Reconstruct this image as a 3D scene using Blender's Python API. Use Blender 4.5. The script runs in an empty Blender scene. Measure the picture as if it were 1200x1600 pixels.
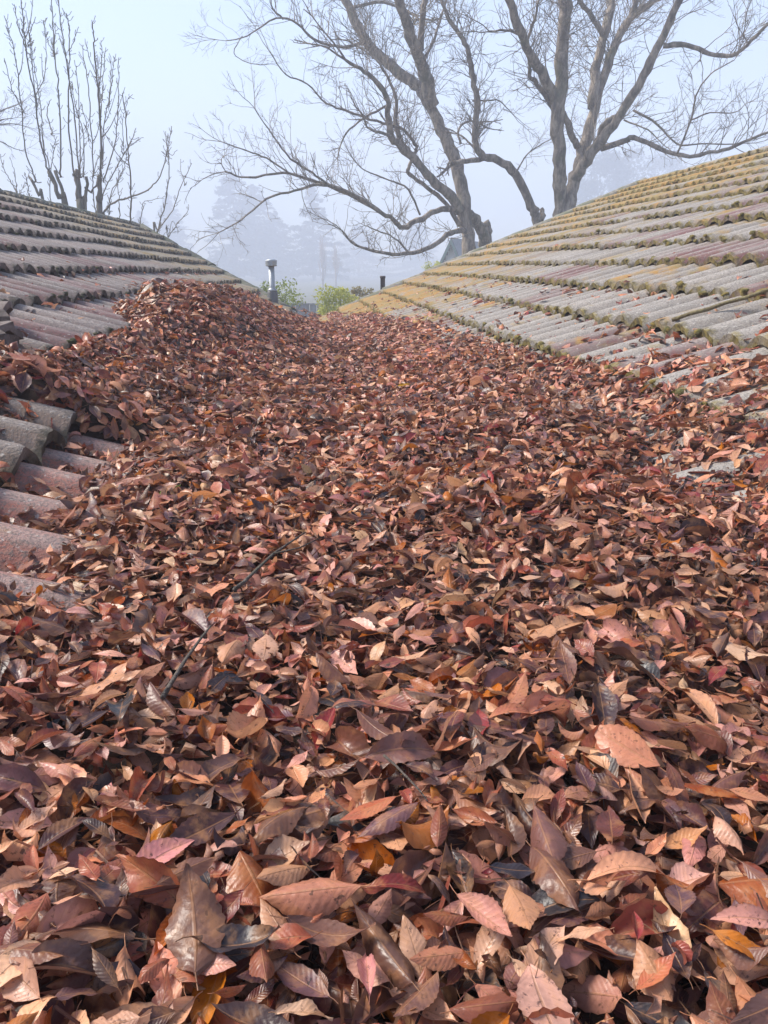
import bpy, math, random
import numpy as np
from mathutils import Vector, Matrix

random.seed(7)
rng = np.random.default_rng(11)
scene = bpy.context.scene
C = scene.collection

# ------------------------------------------------------------------ camera
FPX, PITCH = 1200.0, math.atan(.32)
YAW = math.atan(113 / 1200 * math.cos(PITCH))
Fv = np.array([math.sin(YAW) * math.cos(PITCH), math.cos(YAW) * math.cos(PITCH), -math.sin(PITCH)])
Rv = np.array([math.cos(YAW), -math.sin(YAW), 0.0])
Uv = np.cross(Rv, Fv)
cam = bpy.data.cameras.new('camera')
cam.sensor_width = 36
cam.sensor_fit = 'VERTICAL'
cam.sensor_height = 36
cam.lens = 36 * FPX / 1600
cam.clip_start = .02
cam.clip_end = 2000
camo = bpy.data.objects.new('camera', cam)
C.objects.link(camo)
M = Matrix(((Rv[0], Uv[0], -Fv[0], 0), (Rv[1], Uv[1], -Fv[1], 0), (Rv[2], Uv[2], -Fv[2], 0), (0, 0, 0, 1)))
camo.matrix_world = M
scene.camera = camo

def ray(px, py):
    return Rv * (px - 600) / FPX + Uv * (800 - py) / FPX + Fv

def at(px, py, y):            # the place that far north of the viewer seen in that direction
    r = ray(px, py)
    return r * (y / r[1])

def project(P):
    P = np.asarray(P, float)
    d = P @ Fv
    d = np.where(d < .01, .01, d)
    return 600 + FPX * (P @ Rv) / d, 800 - FPX * (P @ Uv) / d, d

# ------------------------------------------------------------------ sky, sun, exposure
SUN_EL, SUN_AZ = math.radians(47), math.radians(-68)      # azimuth from +y towards +x
world = bpy.data.worlds.new('World')
scene.world = world
world.use_nodes = True
wn = world.node_tree.nodes
wl = world.node_tree.links
bg = wn['Background']
sky = wn.new('ShaderNodeTexSky')
sky.sky_type = 'NISHITA'
sky.sun_disc = False
sky.sun_elevation = SUN_EL
sky.sun_rotation = SUN_AZ
sky.air_density = 1.0
sky.dust_density = 1.0
sky.ozone_density = 1.0
wl.new(sky.outputs[0], bg.inputs[0])
bg.inputs[1].default_value = .058
sun = bpy.data.lights.new('sun', 'SUN')
sun.energy = 2.2
sun.angle = math.radians(20)
sun.color = (1, .92, .82)
suno = bpy.data.objects.new('sun', sun)
C.objects.link(suno)
sd = Vector((math.sin(SUN_AZ) * math.cos(SUN_EL), math.cos(SUN_AZ) * math.cos(SUN_EL), math.sin(SUN_EL)))
suno.rotation_euler = sd.to_track_quat('Z', 'Y').to_euler()
scene.view_settings.view_transform = 'Standard'
scene.view_settings.look = 'None'
scene.view_settings.gamma = 1
scene.view_settings.use_curve_mapping = False
scene.view_settings.exposure = 2.25
scene.cycles.volume_bounces = 2
scene.cycles.max_bounces = 8
scene.cycles.diffuse_bounces = 4

# ------------------------------------------------------------------ helpers
def mk_mesh(name, V, faces, smooth=True, attrs=None, matidx=None, mats=()):
    """faces: list of int arrays (n,3) / (n,4)."""
    V = np.asarray(V, np.float32)
    me = bpy.data.meshes.new(name)
    me.vertices.add(len(V))
    me.vertices.foreach_set('co', V.ravel())
    if not isinstance(faces, (list, tuple)):
        faces = [faces]
    faces = [np.asarray(f, np.int32) for f in faces if len(f)]
    nl = sum(f.size for f in faces)
    npoly = sum(len(f) for f in faces)
    me.loops.add(nl)
    me.polygons.add(npoly)
    me.loops.foreach_set('vertex_index', np.concatenate([f.ravel() for f in faces]))
    tot = np.concatenate([np.full(len(f), f.shape[1], np.int32) for f in faces])
    st = np.concatenate([[0], np.cumsum(tot)[:-1]]).astype(np.int32)
    me.polygons.foreach_set('loop_start', st)
    me.polygons.foreach_set('loop_total', tot)
    me.polygons.foreach_set('use_smooth', np.full(npoly, smooth))
    if matidx is not None:
        me.polygons.foreach_set('material_index', np.asarray(matidx, np.int32))
    for m in mats:
        me.materials.append(m)
    me.update(calc_edges=True)
    for k, (typ, data) in (attrs or {}).items():
        a = me.attributes.new(k, typ, 'POINT')
        a.data.foreach_set('color' if typ == 'FLOAT_COLOR' else 'vector' if typ == 'FLOAT_VECTOR' else 'value',
                           np.asarray(data, np.float32).ravel())
    return me

def link(name, data, parent=None, loc=None, rot=None):
    o = bpy.data.objects.new(name, data)
    C.objects.link(o)
    if parent is not None:
        o.parent = parent
    if loc is not None:
        o.location = loc
    if rot is not None:
        o.rotation_euler = rot
    return o

def tag(o, label=None, cat=None, group=None, kind=None):
    if label: o['label'] = label
    if cat: o['category'] = cat
    if group: o['group'] = group
    if kind: o['kind'] = kind
    return o

def thing(name, label, cat, loc=(0, 0, 0), group=None):
    return tag(link(name, None, loc=loc), label, cat, group)

class MB:
    """collects tubes, boxes and loose faces into one mesh"""
    def __init__(s):
        s.v = []; s.f = []; s.n = 0
    def add(s, V, F):
        V = np.asarray(V, float)
        s.v.append(V)
        for f in F:
            s.f.append(tuple(int(i) + s.n for i in f))
        s.n += len(V)
    def box(s, c, d, R=None):
        c = np.array(c, float); d = np.array(d, float) / 2
        V = np.array([[x, y, z] for x in (-1, 1) for y in (-1, 1) for z in (-1, 1)], float) * d
        if R is not None: V = V @ np.asarray(R).T
        s.add(V + c, [(0, 1, 3, 2), (4, 6, 7, 5), (0, 4, 5, 1), (2, 3, 7, 6), (0, 2, 6, 4), (1, 5, 7, 3)])
    def tube(s, P, r, sides=6, cap=True):
        P = np.asarray(P, float)
        n = len(P)
        r = np.broadcast_to(np.asarray(r, float), (n,))
        T = np.gradient(P, axis=0)
        T /= np.linalg.norm(T, axis=1)[:, None] + 1e-9
        ref = np.array([.31, .87, .38])
        A = np.cross(T, ref); A /= np.linalg.norm(A, axis=1)[:, None] + 1e-9
        B = np.cross(T, A)
        a = np.arange(sides) * 2 * np.pi / sides
        V = P[:, None] + r[:, None, None] * (A[:, None] * np.cos(a)[None, :, None] + B[:, None] * np.sin(a)[None, :, None])
        F = []
        for i in range(n - 1):
            for k in range(sides):
                k2 = (k + 1) % sides
                F.append((i * sides + k, i * sides + k2, (i + 1) * sides + k2, (i + 1) * sides + k))
        if cap:
            F.append(tuple(range(sides))[::-1])
            F.append(tuple((n - 1) * sides + k for k in range(sides)))
        s.add(V.reshape(-1, 3), F)
    def lathe(s, prof, c, seg=20):
        prof = np.asarray(prof, float)
        a = np.arange(seg) * 2 * np.pi / seg
        V = np.stack([prof[:, 0, None] * np.cos(a) + c[0], prof[:, 0, None] * np.sin(a) + c[1],
                      np.repeat(prof[:, 1, None], seg, 1) + c[2]], -1).reshape(-1, 3)
        F = []
        for i in range(len(prof) - 1):
            for k in range(seg):
                k2 = (k + 1) % seg
                F.append((i * seg + k, i * seg + k2, (i + 1) * seg + k2, (i + 1) * seg + k))
        s.add(V, F)
    def mesh(s, name, mat, smooth=False, attrs=None):
        me = bpy.data.meshes.new(name)
        me.from_pydata(np.concatenate(s.v).tolist(), [], s.f)
        if smooth: me.polygons.foreach_set('use_smooth', [True] * len(me.polygons))
        if mat: me.materials.append(mat)
        return me
    def obj(s, name, mat, parent=None, smooth=False, loc=None):
        return link(name, s.mesh(name, mat, smooth), parent, loc)

# ------------------------------------------------------------------ materials
class NT:
    def __init__(s, name):
        s.m = bpy.data.materials.new(name)
        s.m.use_nodes = True
        s.t = s.m.node_tree
        s.b = s.t.nodes['Principled BSDF']
        s.out = s.t.nodes['Material Output']
    def n(s, typ, **kw):
        nd = s.t.nodes.new(typ)
        for k, v in kw.items():
            if k.startswith('i_'):
                nd.inputs[k[2:].replace('_', ' ')].default_value = v
            else:
                setattr(nd, k, v)
        return nd
    def l(s, a, b): s.t.links.new(a, b)
    def val(s, x, sock):
        if hasattr(x, 'links') or hasattr(x, 'is_linked'): s.l(x, sock)
        else: sock.default_value = x
    def math(s, op, a, b=0.0, c=0.0):
        nd = s.n('ShaderNodeMath', operation=op)
        s.val(a, nd.inputs[0]); s.val(b, nd.inputs[1])
        if op in ('MULTIPLY_ADD', 'SMOOTHSTEP'): s.val(c, nd.inputs[2])
        return nd.outputs[0]
    def mix(s, f, a, b, mode='MIX'):
        nd = s.n('ShaderNodeMix', data_type='RGBA', blend_type=mode)
        s.val(f, nd.inputs[0]); s.val(a, nd.inputs[6]); s.val(b, nd.inputs[7])
        return nd.outputs[2]
    def noise(s, vec, scale, detail=4, rough=.55):
        nd = s.n('ShaderNodeTexNoise')
        nd.inputs['Scale'].default_value = scale
        nd.inputs['Detail'].default_value = detail
        nd.inputs['Roughness'].default_value = rough
        if vec is not None: s.l(vec, nd.inputs['Vector'])
        return nd.outputs[0]
    def ramp(s, f, lo, hi):
        nd = s.n('ShaderNodeMapRange', interpolation_type='SMOOTHSTEP')
        s.l(f, nd.inputs[0])
        nd.inputs[1].default_value = lo; nd.inputs[2].default_value = hi
        return nd.outputs[0]
    def pos(s, scale=None):
        g = s.n('ShaderNodeNewGeometry')
        if scale is None: return g.outputs['Position']
        mp = s.n('ShaderNodeMapping')
        mp.inputs['Scale'].default_value = scale
        s.l(g.outputs['Position'], mp.inputs[0])
        return mp.outputs[0]
    def bump(s, h, strength, dist):
        nd = s.n('ShaderNodeBump')
        nd.inputs['Strength'].default_value = strength
        nd.inputs['Distance'].default_value = dist
        s.l(h, nd.inputs['Height'])
        s.l(nd.outputs[0], s.b.inputs['Normal'])
        return nd.outputs[0]

def plain(name, col, rough=.7, metal=0, noise=0, nscale=8, col2=None):
    t = NT(name)
    t.b.inputs['Roughness'].default_value = rough
    t.b.inputs['Metallic'].default_value = metal
    c = tuple(col) + (1,)
    if noise:
        f = t.ramp(t.noise(t.pos(), nscale), .35, .65)
        d = tuple(col2) + (1,) if col2 else tuple(x * (1 - noise) for x in col) + (1,)
        t.l(t.mix(f, c, d), t.b.inputs['Base Color'])
        t.bump(t.noise(t.pos(), nscale * 6), .4, .01)
    else:
        t.b.inputs['Base Color'].default_value = c
    return t.m

def mat_tile(name, mode, moss_col, moss_amt, worn_amt=.5, tint=(1, 1, 1)):
    t = NT(name)
    if mode == 'obj':
        o = t.n('ShaderNodeObjectInfo'); col, lich = o.outputs['Color'], o.outputs['Alpha']
    else:
        o = t.n('ShaderNodeAttribute', attribute_name='tcol'); col, lich = o.outputs['Color'], o.outputs['Alpha']
    uv = t.n('ShaderNodeAttribute', attribute_name='tuv').outputs['Vector']
    sep = t.n('ShaderNodeSeparateXYZ'); t.l(uv, sep.inputs[0])
    P = t.pos()
    # weathered, flaking surface: pale concrete streaked down the slope
    st = t.noise(t.pos((3.0, 26, 6)), 1.0, 5, .6)
    grit = t.noise(P, 160, 3, .7)
    blot = t.noise(P, 23, 5, .62)
    big = t.noise(P, 2.2, 3)
    worn = t.ramp(t.math('ADD', t.math('MULTIPLY', st, .6), t.math('MULTIPLY', blot, .45)), .44, .60)
    grey = t.mix(big, (.17 * tint[0], .155 * tint[1], .138 * tint[2], 1), (.25 * tint[0], .23 * tint[1], .205 * tint[2], 1))
    c = t.mix(t.math('MULTIPLY', worn, worn_amt), col, grey)
    # pale crust spots and dark algae spots
    sp = t.ramp(t.noise(P, 70, 3, .6), .60, .68)
    crest = t.ramp(t.math('ADD', sep.outputs[2], t.math('MULTIPLY', st, .5)), .98, 1.28)
    c = t.mix(t.math('MULTIPLY', crest, .3), c, (.40, .385, .36, 1))
    c = t.mix(t.math('MULTIPLY', sp, .6), c, (.44, .425, .39, 1))
    dk = t.ramp(t.noise(t.pos((1, 1.6, 1)), 44, 4, .65), .60, .70)
    c = t.mix(t.math('MULTIPLY', dk, .85), c, (.075, .066, .058, 1))
    c = t.mix(t.math('MULTIPLY', t.ramp(grit, .45, .62), .7), c, (.11, .10, .092, 1))
    # darker towards the troughs between the rolls (tuv.z = height over the trough, 0..1)
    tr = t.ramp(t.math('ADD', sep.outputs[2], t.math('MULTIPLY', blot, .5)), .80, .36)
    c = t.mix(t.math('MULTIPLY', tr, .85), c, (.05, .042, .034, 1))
    # yellow lichen
    ly = t.noise(t.pos((1, 1, 1)), 9, 6, .65)
    lm = t.ramp(t.math('ADD', ly, t.math('MULTIPLY', lich, .42)), .62, .86)
    lcol = t.mix(t.ramp(t.noise(P, 5), .4, .6), (.22, .165, .06, 1), (.30, .165, .035, 1))
    c = t.mix(t.math('MULTIPLY', lm, .9), c, lcol)
    # moss round the tail
    mv = t.math('ADD', sep.outputs[1], t.math('MULTIPLY', t.math('SUBTRACT', t.noise(P, 30, 4), .5), .24))
    mm = t.ramp(mv, .07, -.01)
    mcol = t.mix(t.ramp(t.noise(P, 40), .42, .62), moss_col, tuple(v * .35 for v in moss_col[:3]) + (1,))
    mp = t.math('MULTIPLY', mm, t.math('MULTIPLY_ADD', t.ramp(t.noise(P, 11, 3), .36, .56), .75, .25))
    c = t.mix(t.math('MULTIPLY', mp, moss_amt), c, mcol)
    t.l(c, t.b.inputs['Base Color'])
    t.b.inputs['Roughness'].default_value = .82
    t.b.inputs['Specular IOR Level'].default_value = .3
    h = t.math('ADD', t.math('MULTIPLY', grit, .5), t.math('ADD', t.math('MULTIPLY', mm, .5), t.math('MULTIPLY', blot, .8)))
    t.bump(h, .8, .008)
    return t.m

def mat_leaf(name, mode):
    t = NT(name)
    if mode == 'obj':
        col = t.n('ShaderNodeObjectInfo').outputs['Color']
    else:
        col = t.n('ShaderNodeAttribute', attribute_name='lcol').outputs['Color']
    uv = t.n('ShaderNodeAttribute', attribute_name='luv').outputs['Vector']
    sep = t.n('ShaderNodeSeparateXYZ'); t.l(uv, sep.inputs[0])
    u, v = sep.outputs[0], sep.outputs[1]
    au = t.math('ABSOLUTE', u)
    P = t.pos()
    rib = t.ramp(au, .085, .03)
    sv = t.math('SINE', t.math('MULTIPLY', t.math('SUBTRACT', v, t.math('MULTIPLY', au, .17)), 2 * math.pi * 11))
    vein = t.ramp(sv, .80, 1.0)
    b1 = t.noise(P, 60, 4, .6)
    b2 = t.noise(P, 220, 4, .65)
    # age mottling: paler and darker areas of the blade
    c = t.mix(t.math('MULTIPLY', t.ramp(b1, .46, .66), .55), col, t.mix(.6, col, (.56, .30, .15, 1)))
    c = t.mix(t.math('MULTIPLY', t.ramp(b1, .52, .34), .45), c, t.mix(.6, col, (.05, .028, .024, 1)))
    c = t.mix(t.math('MULTIPLY', t.ramp(b2, .58, .68), .7), c, (.04, .022, .02, 1))
    c = t.mix(t.math('MULTIPLY', t.ramp(t.noise(P, 130, 2), .70, .74), .85), c, (.025, .016, .015, 1))
    c = t.mix(t.math('MULTIPLY', t.math('MULTIPLY', vein, t.ramp(b1, .42, .62)), .18), c, (.09, .045, .03, 1))
    c = t.mix(t.math('MULTIPLY', rib, .40), c, (.40, .22, .12, 1))
    edge = t.ramp(au, .80, 1.0)
    c = t.mix(t.math('MULTIPLY', edge, .25), c, (.10, .045, .025, 1))
    # the underside is duller and greyer
    bf = t.n('ShaderNodeNewGeometry').outputs['Backfacing']
    c = t.mix(t.math('MULTIPLY', bf, .25), c, (.34, .17, .105, 1))
    hs_ = t.n('ShaderNodeHueSaturation'); hs_.inputs['Saturation'].default_value = 1.12; t.l(c, hs_.inputs['Color']); c = hs_.outputs[0]
    t.l(c, t.b.inputs['Base Color'])
    t.l(t.math('MULTIPLY_ADD', t.noise(P, 35, 3), .5, .14), t.b.inputs['Roughness'])
    t.b.inputs['Specular IOR Level'].default_value = .4
    h = t.math('ADD', t.math('MULTIPLY', sv, .09), t.math('ADD', t.math('MULTIPLY', rib, -.7), t.math('MULTIPLY', b1, 2.2)))
    nrm = t.bump(h, .5, .0012)
    tr = t.n('ShaderNodeBsdfTranslucent')
    t.l(c, tr.inputs[0]); t.l(nrm, tr.inputs[1])
    mx = t.n('ShaderNodeMixShader'); mx.inputs[0].default_value = .28
    t.l(t.b.outputs[0], mx.inputs[1]); t.l(tr.outputs[0], mx.inputs[2])
    t.l(mx.outputs[0], t.out.inputs[0])
    return t.m

def mat_bark(name, a, b, scale=9):
    t = NT(name)
    f = t.ramp(t.noise(t.pos((1, 1, .35)), scale, 6, .65), .35, .68)
    c = t.mix(f, a + (1,), b + (1,))
    g = t.ramp(t.noise(t.pos(), 2.3, 4), .52, .68)
    c = t.mix(t.math('MULTIPLY', g, .55), c, (.10, .105, .05, 1))
    t.l(c, t.b.inputs['Base Color'])
    t.b.inputs['Roughness'].default_value = .9
    t.bump(t.noise(t.pos((1, 1, .3)), 22, 5, .7), .8, .03)
    return t.m

def mat_foliage(name, a, b):
    t = NT(name)
    f = t.ramp(t.noise(t.pos(), 1.7, 3), .38, .62)
    r = t.n('ShaderNodeNewGeometry').outputs['Random Per Island']
    c = t.mix(t.math('ADD', t.math('MULTIPLY', f, .5), t.math('MULTIPLY', r, .5)), a + (1,), b + (1,))
    t.l(c, t.b.inputs['Base Color'])
    t.b.inputs['Roughness'].default_value = .6
    tr = t.n('ShaderNodeBsdfTranslucent'); t.l(c, tr.inputs[0])
    mx = t.n('ShaderNodeMixShader'); mx.inputs[0].default_value = .4
    t.l(t.b.outputs[0], mx.inputs[1]); t.l(tr.outputs[0], mx.inputs[2])
    t.l(mx.outputs[0], t.out.inputs[0])
    return t.m

# ------------------------------------------------------------------ ground and haze
GZ = -3.35
t = NT('grass ground')
f = t.ramp(t.noise(t.pos(), .9, 6), .4, .62)
t.l(t.mix(f, (.055, .07, .025, 1), (.11, .085, .045, 1)), t.b.inputs['Base Color'])
t.b.inputs['Roughness'].default_value = .95
GS = 330.0
N = 61
gx, gy = np.meshgrid(np.linspace(-GS, GS, N), np.linspace(-GS, GS, N))
gz = GZ + .05 * np.sin(gx * .11 + 1) * np.cos(gy * .09)
idx = np.arange(N * N).reshape(N, N)
gf = np.stack([idx[:-1, :-1], idx[:-1, 1:], idx[1:, 1:], idx[1:, :-1]], -1).reshape(-1, 4)
g = link('ground', mk_mesh('ground', np.stack([gx, gy, gz], -1).reshape(-1, 3), gf, mats=[t.m]))
g['kind'] = 'structure'

hz = bpy.data.materials.new('haze')
hz.use_nodes = True
hz.node_tree.nodes.remove(hz.node_tree.nodes['Principled BSDF'])
pv = hz.node_tree.nodes.new('ShaderNodeVolumePrincipled')
pv.inputs['Color'].default_value = (.67, .73, .86, 1)
pv.inputs['Density'].default_value = .0086
pv.inputs['Anisotropy'].default_value = .0
hz.node_tree.links.new(pv.outputs[0], hz.node_tree.nodes['Material Output'].inputs['Volume'])
HTOP = 40.0
mb = MB(); mb.box((0, 0, (GZ - 1.2 + HTOP) / 2), (2 * GS + 4, 2 * GS + 4, HTOP - GZ + 1.2))
h = mb.obj('haze', hz); h['kind'] = 'stuff'

# ------------------------------------------------------------------ the two roofs
ROLL, GAUGE, STEP, TW = .18, .32, .042, .36
RX = [1.02 + GAUGE * (k - 1) for k in range(-2, 14)]                 # tails of the courses, right roof
LX = [-.30, -.60] + [-(1.12 + GAUGE * (6 - k)) for k in range(7, -2, -1)]            # left roof

def z_right(x, y):
    return -.78 + .40 * x + .006 * np.sin(y * .9)
def z_left(x, y):
    a = np.abs(x)
    return -.6 + .40 * a - .05 * np.clip((.78 - a) / .15, 0, 1) - .009 * (y - 4) * np.clip((2.7 - a) / 1.5, 0, 1) + .006 * np.sin(y * .8 + 1)
VERGE_R = 12.06
def verge_l(x):
    return 11.75 + (abs(x) - .48) * 1.6875
def z_floor(x, y):
    return np.maximum(z_right(x, y), np.where(x < .3, -.6 - .40 * x - .009 * (y - 4) * np.clip((2.7 + x) / 1.5, 0, 1), -9))

def roll_h(s):
    return np.abs(np.sin(np.pi * s)) ** .8

def tile_mesh(name, mats, seed):
    """double roll tile; X up the slope from the tail, Y across (two rolls), local slope built in"""
    r = np.random.default_rng(seed)
    ns, L = 16, .395
    s = np.linspace(0, 2, ns + 1)
    hgt = roll_h(s % 1.0 + 0) * .058
    hgt[[0, 8, 16]] = 0
    sl = .40 - STEP / GAUGE
    rows = []
    wob = r.normal(0, .0022, ns + 1)
    for (X, dz, hs) in ((.007, -.028, .93), (.0, -.003, .99), (.0, -.003, .99), (.009, .0, 1.0), (.2, 0, 1), (L, 0, 1)):
        x = np.full(ns + 1, X) + (wob if X < .05 else 0)
        rows.append(np.stack([x, s * ROLL, hgt * hs + x * sl + dz], -1))
    V = np.concatenate(rows)
    n = ns + 1
    F = np.array([(a * n + k, a * n + k + 1, (a + 1) * n + k + 1, (a + 1) * n + k) for a in (0, 2, 3, 4) for k in range(ns)])[:, ::-1]
    vv = np.repeat([-.07, -.05, -.0, .02, .5, 1.0], n)
    tuv = np.stack([np.tile(s / 2, 6), vv, np.tile(hgt / .058, 6)], -1)
    return V, F, tuv, mk_mesh(name, V, F, True, {'tuv': ('FLOAT_VECTOR', tuv)}, None, mats)

moss_r = (.17, .135, .035, 1)
moss_l = (.055, .047, .03, 1)
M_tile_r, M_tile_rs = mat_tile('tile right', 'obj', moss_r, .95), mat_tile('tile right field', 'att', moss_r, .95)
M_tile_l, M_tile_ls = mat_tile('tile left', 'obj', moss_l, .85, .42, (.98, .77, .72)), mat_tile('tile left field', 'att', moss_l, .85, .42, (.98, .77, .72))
M_deck = plain('roof felt', (.04, .035, .03), .9)
M_wall = plain('render wall', (.42, .40, .36), .9, 0, .3, 3)

def tile_colour(side, x, y, r):
    a = abs(x)
    grey = np.array([.25, .225, .20]); pink = np.array([.20, .145, .13])
    red = np.array([.135, .055, .055]); tan = np.array([.23, .175, .095]); oliv = np.array([.20, .165, .085])
    k = r.random()
    if side > 0:
        far = np.clip((y - 5.6 - .35 * a) / 2.5 + r.normal(0, .25), 0, 1)
        c = grey * (.86 + .25 * r.random())
        if k < .16: c = red * (.8 + .5 * r.random())
        elif k < .22: c = pink
        if (abs(a - 1.98) < .1 and y < 4.5) or (abs(a - 1.66) < .1 and y < 2.9): c = red * 1.05
        c = c * (1 - .75 * far) + tan * .75 * far
        top = np.clip((a - 3.0) / 1.2, 0, 1)
        c = c * (1 - .5 * top) + oliv * 1.25 * .5 * top
        lich = np.clip(.10 + .45 * far + .40 * top + r.normal(0, .22), 0, 1.1)
        if y > 8 and a < 1.8: lich += .25
    else:
        far = np.clip((y - 7.2 - .15 * a) / 2.5 + r.normal(0, .15), 0, 1)
        c = (grey * .3 + pink * .7) * (.8 + .3 * r.random())
        if k < .26: c = red * (.9 + .4 * r.random())
        elif k < .55: c = pink * .95
        if y < 2.5 and a < .85: c = np.array([.27, .105, .08]) if k < .55 else np.array([.17, .12, .092])
        c = c * (1 - .85 * far) + oliv * .9 * far
        lich = np.clip(-.15 + .55 * far + r.normal(0, .12), 0, 1)
        if a > 2.9: c = c * .4 + oliv * .6
    return float(c[0]), float(c[1]), float(c[2]), float(lich)

def blob():
    a = np.arange(8) * np.pi / 4
    V = [(0, 0, 1)] + [(math.cos(t_) * rr, math.sin(t_) * rr, zz) for rr, zz in ((.62, .75), (.98, .2), (.8, -.5)) for t_ in a]
    F = [(0, 1 + k, 1 + (k + 1) % 8, 1 + (k + 1) % 8) for k in range(8)]
    F = [(1 + 8 * q + k, 9 + 8 * q + k, 9 + 8 * q + (k + 1) % 8, 1 + 8 * q + (k + 1) % 8) for q in range(2) for k in range(8)]
    V[0] = (0, 0, 1)
    T = [(0, 1 + k, 1 + (k + 1) % 8) for k in range(8)]
    T += [t_ for a_, b_, c_, d_ in F for t_ in ((a_, b_, c_), (a_, c_, d_))]
    return np.array(V), np.array(T)
BLOB, BLOBF = blob()
def mat_moss(name, a, b):
    t = NT(name)
    f = t.ramp(t.noise(t.pos(), 26, 5), .36, .64)
    t.l(t.mix(f, a + (1,), b + (1,)), t.b.inputs['Base Color'])
    t.b.inputs['Roughness'].default_value = .95
    t.bump(t.noise(t.pos(), 260, 4, .7), 1, .006)
    return t.m
M_moss_r, M_moss_l = mat_moss('moss right', (.22, .16, .035), (.085, .08, .022)), mat_moss('moss left', (.06, .06, .022), (.035, .03, .018))

def build_roof(root, side, xs, zf, yend, y0, mats_o, mats_s):
    vars_ = [tile_mesh('roof_tile', [mats_o], 100 + i + (7 if side < 0 else 0)) for i in range(4)]
    spots = []
    r = np.random.default_rng(3 if side > 0 else 4)
    for x in xs:
        ye = yend(x)
        j = 1
        while ye - j * TW > y0:
            ya = ye - j * TW
            yc = ya + TW / 2
            spots.append((x, ya, yc, tile_colour(side, x, yc, r), r.integers(4), r.normal(0, .0045), r.normal(0, .007), r.normal(0, .006)))
            j += 1
    P = np.array([[s[0] + side * .16, s[2], float(zf(s[0] + side * .16, s[2])) + .03] for s in spots])
    px, py, d = project(P)
    vis = (px > -70) & (px < 1270) & (py > 150) & (py < 1400) & (P[:, 1] > .3)
    score = np.where(vis, 1 / d, 0)
    # tiles lying under the leaves do not show
    for i, p in enumerate(P):
        if leaf_top(p[0], p[1]) > p[2] + .06: score[i] *= .1
    order = np.argsort(-score)
    ind = set(order[:300].tolist())
    SV, SF, SU, SC = [], [], [], []
    nb = 0
    MV, MF, mn = [], [], 0
    for i, (x, ya, yc, col, vi, dz, dr, dx) in enumerate(spots):
        V, F, tuv, me = vars_[vi]
        z = float(zf(x, yc)) - .018 + dz
        rz = 0 if side > 0 else math.pi
        loc = (x + dx, ya if side > 0 else ya + TW, z)
        if i in ind and score[i] > 0:
            o = link('roof_tile', me, root, loc, (dr * .6, dr * .5, rz + dr))
            o.color = col
            for _ in range(r.integers(1, 6) if r.random() < (.8 if side > 0 else .5) else 0):       # cushions of moss on the tail
                sx, rr = r.random() * TW, r.uniform(.006, .019)
                cz = .058 * float(roll_h((sx / ROLL) % 1.0)) - .010
                B_ = BLOB * (1 + r.normal(0, .16, (len(BLOB), 1))) * [rr, rr * r.uniform(.9, 1.7), rr * .8]
                q = np.array([x + dx + side * r.uniform(-.006, .018), loc[1] + side * sx, z + cz + .004])
                MV.append(B_ + q); MF.append(BLOBF + mn); mn += len(BLOB)
        else:
            W = V * (1 if side > 0 else -1, 1 if side > 0 else -1, 1) + np.array(loc)
            SV.append(W); SF.append(F + nb); SU.append(tuv)
            SC.append(np.tile(np.array(col), (len(V), 1))); nb += len(V)
    o = link('moss', mk_mesh('moss', np.concatenate(MV), np.concatenate(MF), True, mats=[M_moss_r if side > 0 else M_moss_l]), root)
    o['kind'] = 'stuff'
    me = mk_mesh('tile_field', np.concatenate(SV), np.concatenate(SF), True,
                 {'tuv': ('FLOAT_VECTOR', np.concatenate(SU)), 'tcol': ('FLOAT_COLOR', np.concatenate(SC))}, None, [mats_s])
    o = link('tile_field', me, root)
    o['kind'] = 'stuff'

# ------------------------------------------------------------------ shape of the leaf drift
def sstep(a, b, x):
    t_ = np.clip((x - a) / (b - a), 0, 1)
    return t_ * t_ * (3 - 2 * t_)

def lump(x, y):
    return (np.sin(x * 5.1 + y * 2.3) * np.sin(y * 4.3 - x * 1.7) * .5 + np.sin(x * 11 + 1.3 * np.sin(y * 6)) * np.sin(y * 9.5 + 2) * .25
            + np.sin(x * 23 - y * 7) * np.sin(y * 19 + x * 5) * .14)

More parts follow.
